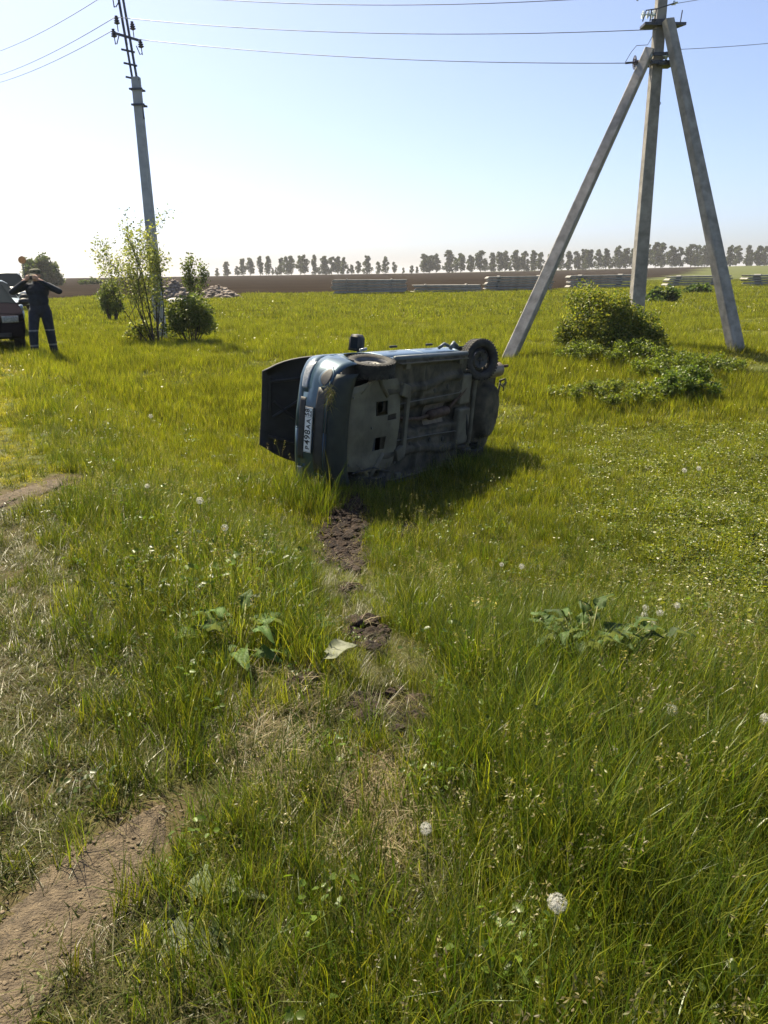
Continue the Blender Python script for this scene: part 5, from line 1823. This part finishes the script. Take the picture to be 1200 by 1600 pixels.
leafy_plant(-.14, 2.52, 'two narrow pale leaves lying near the centre of the track', 2, .075, 58, name='fallen_leaf', mat='wilted', base=(.27, .28, .19), lift=(.1, .4), petiole=.03, cat='leaf')
leafy_plant(-.82, 1.50, 'small withered leaf bunch at the edge of the bare dirt', 4, .06, 59, name='withered_leaves', mat='wilted', base=(.17, .165, .09), lift=(.05, .5), petiole=.03, cat='leaf', flat=True)
leafy_plant(1.55, 3.1, 'small dock with upright leaves among dandelions on the right', 5, .10, 60, lift=(.5, 1.1))


def dandelion_meshes():
    rg = np.random.default_rng(70)
    n = 170
    d = rg.normal(size=(n, 3)); d /= np.linalg.norm(d, axis=1)[:, None]
    Vs, Fs = [], []
    k = 0
    for v in d:
        u, w = frame_of(v)
        b, t = v * .006, v * rg.uniform(.017, .0225)
        Vs += [b - u * .0004, b + u * .0004, t]; Fs.append((k, k + 1, k + 2)); k += 3
        for j in range(5):                               # parachute star
            a = 2 * math.pi * j / 5 + v[0] * 7
            e = t + (math.cos(a) * u + math.sin(a) * w) * .0062 + v * .0028
            g = (-math.sin(a) * u + math.cos(a) * w) * .00042
            Vs += [t - g, t + g, e]; Fs.append((k, k + 1, k + 2)); k += 3
    return np.array(Vs), np.array(Fs)


DAND = [  # x, y, head height, size, words
    (0.39, 1.56, .22, 1.0, 'biggest dandelion clock, low in the foreground right of centre'),
    (1.16, 2.78, .20, 1.0, 'dandelion clock in lush grass left of the small dock on the right'),
    (1.48, 2.76, .20, 1.05, 'dandelion clock closest to the right edge of the picture'),
    (0.81, 2.48, .16, .85, 'small dandelion clock below the ragged burdock'),
    (1.49, 4.3, .20, .95, 'left one of four dandelion clocks bunched right of the burdock'),
    (1.56, 4.45, .22, .95, 'top one of four dandelion clocks bunched right of the burdock'),
    (1.5, 4.12, .18, 1.0, 'lowest of four dandelion clocks bunched right of the burdock'),
    (1.6, 4.3, .21, .9, 'right one of four dandelion clocks bunched right of the burdock'),
    (1.81, 4.6, .21, .9, 'dandelion clock a little right of and above the bunch of four'),
    (1.07, 5.87, .24, 1.0, 'dandelion clock above the ragged burdock, below the shadow of the car'),
    (0.92, 6.05, .20, .8, 'faint dandelion clock left of the one below the car shadow'),
    (-1.25, 5.19, .30, 1.1, 'dandelion clock in tall grass left of the dug hole'),
    (-0.99, 4.61, .26, .95, 'dandelion clock in the grass just above the burdock on the left'),
    (-1.75, 5.81, .2, .8, 'tiny dandelion clock left of the one in tall grass'),
    (0.11, 1.86, .17, .75, 'half-blown dandelion clock standing beside the crash track'),
    (3.64, 9.31, .26, 1.3, 'left one of a loose group of dandelion clocks far right behind the clover'),
    (3.84, 9.4, .26, 1.3, 'right one of a loose group of dandelion clocks far right behind the clover'),
    (-3.4, 11.6, .3, 1.4, 'dandelion clock in tall grass left of the open hood'),
    (1.9, 3.3, .18, .85, 'dandelion clock between the small dock and the right edge of the picture')]


def dandelions():
    V, F = dandelion_meshes()
    C = np.full((len(V), 3), (.66, .65, .60))
    head = None
    for x, y, h, s, words in DAND:
        root = empty('dandelion_clock', G(x, y), random.uniform(0, 6)); tag(root, words, 'dandelion', 'dandelion clocks in the meadow')
        lx, ly = random.uniform(-.03, .03), random.uniform(-.03, .03)
        MB().tube([(0, 0, 0), (lx * .3, ly * .3, h * .5), (lx, ly, h)], [.0025, .0022, .002], 6).build('stem', M['stem_green'], root, smooth=True)
        MB().ellipsoid((lx, ly, h + .012 * s), (.006 * s, .006 * s, .005 * s), 8).build('core', M['bark'], root, smooth=True)
        if head is None:
            hd = from_arrays('seed_head', V, F, M['fluff'], root, C); head = hd.data
        else:
            hd = bpy.data.objects.new('seed_head', head); col.objects.link(hd); hd.parent = root
        hd.location = (lx, ly, h + .014 * s); hd.scale = (s, s, s)


dandelions()


# dry grass caught on the bumper
def stuck_grass():
    rg = np.random.default_rng(90)
    Vs, Fs, Cs, k = [], [], [], 0
    X, Y, Z = [np.array(HERO_ROT.col[i]) for i in range(3)]
    L = lambda p: HO + X * p[0] + Y * p[1] + Z * p[2]
    for i in range(110):
        p = L((1.96 + rg.normal() * .03, .44 + rg.normal() * .07, .215 + rg.normal() * .02))
        d = np.array((-.25, -.25, -.8)) + rg.normal(size=3) * .55; d /= np.linalg.norm(d)
        sd = np.cross(d, rg.normal(size=3)); sd /= np.linalg.norm(sd)
        c = np.array(STRAW[rg.integers(0, 5)]) * rg.uniform(.6, 1.1)
        ln = rg.uniform(.05, .17)
        for j in range(3):
            w = .003 * (1 - j / 2)
            if j < 2: Vs += [p - sd * w, p + sd * w]; Cs += [c, c]
            else: Vs.append(p); Cs.append(c)
            p = p + d * ln / 2; d = d + np.array((0, 0, -.35)); d /= np.linalg.norm(d)
        Fs += [(k, k + 1, k + 3), (k, k + 3, k + 2), (k + 2, k + 3, k + 4)]; k += 5
    o = from_arrays('dry_grass_tuft', Vs, Fs, M['wilted'], colors=Cs)
    tag(o, 'dry grass tuft caught on the front bumper of the overturned car', 'grass', kind='stuff')


stuck_grass()


# ------------------------------------------------------------------ summer haze
def haze():
    m = bpy.data.materials.new('summer_haze')
    nt, N, L = nodes_of(m)
    N.remove(N['Principled BSDF'])
    v = N.new('ShaderNodeVolumePrincipled')
    v.inputs['Color'].default_value = (.97, .97, 1.0, 1)
    v.inputs['Density'].default_value = HAZE
    v.inputs['Anisotropy'].default_value = .25
    L.new(v.outputs[0], N['Material Output'].inputs['Volume'])
    o = MB().box((0, 1800, 9), (5600, 3900, 30)).build('haze', m)
    tag(o, 'thin pale summer haze over the whole field', 'haze', kind='stuff')


HAZE = .00024
haze()
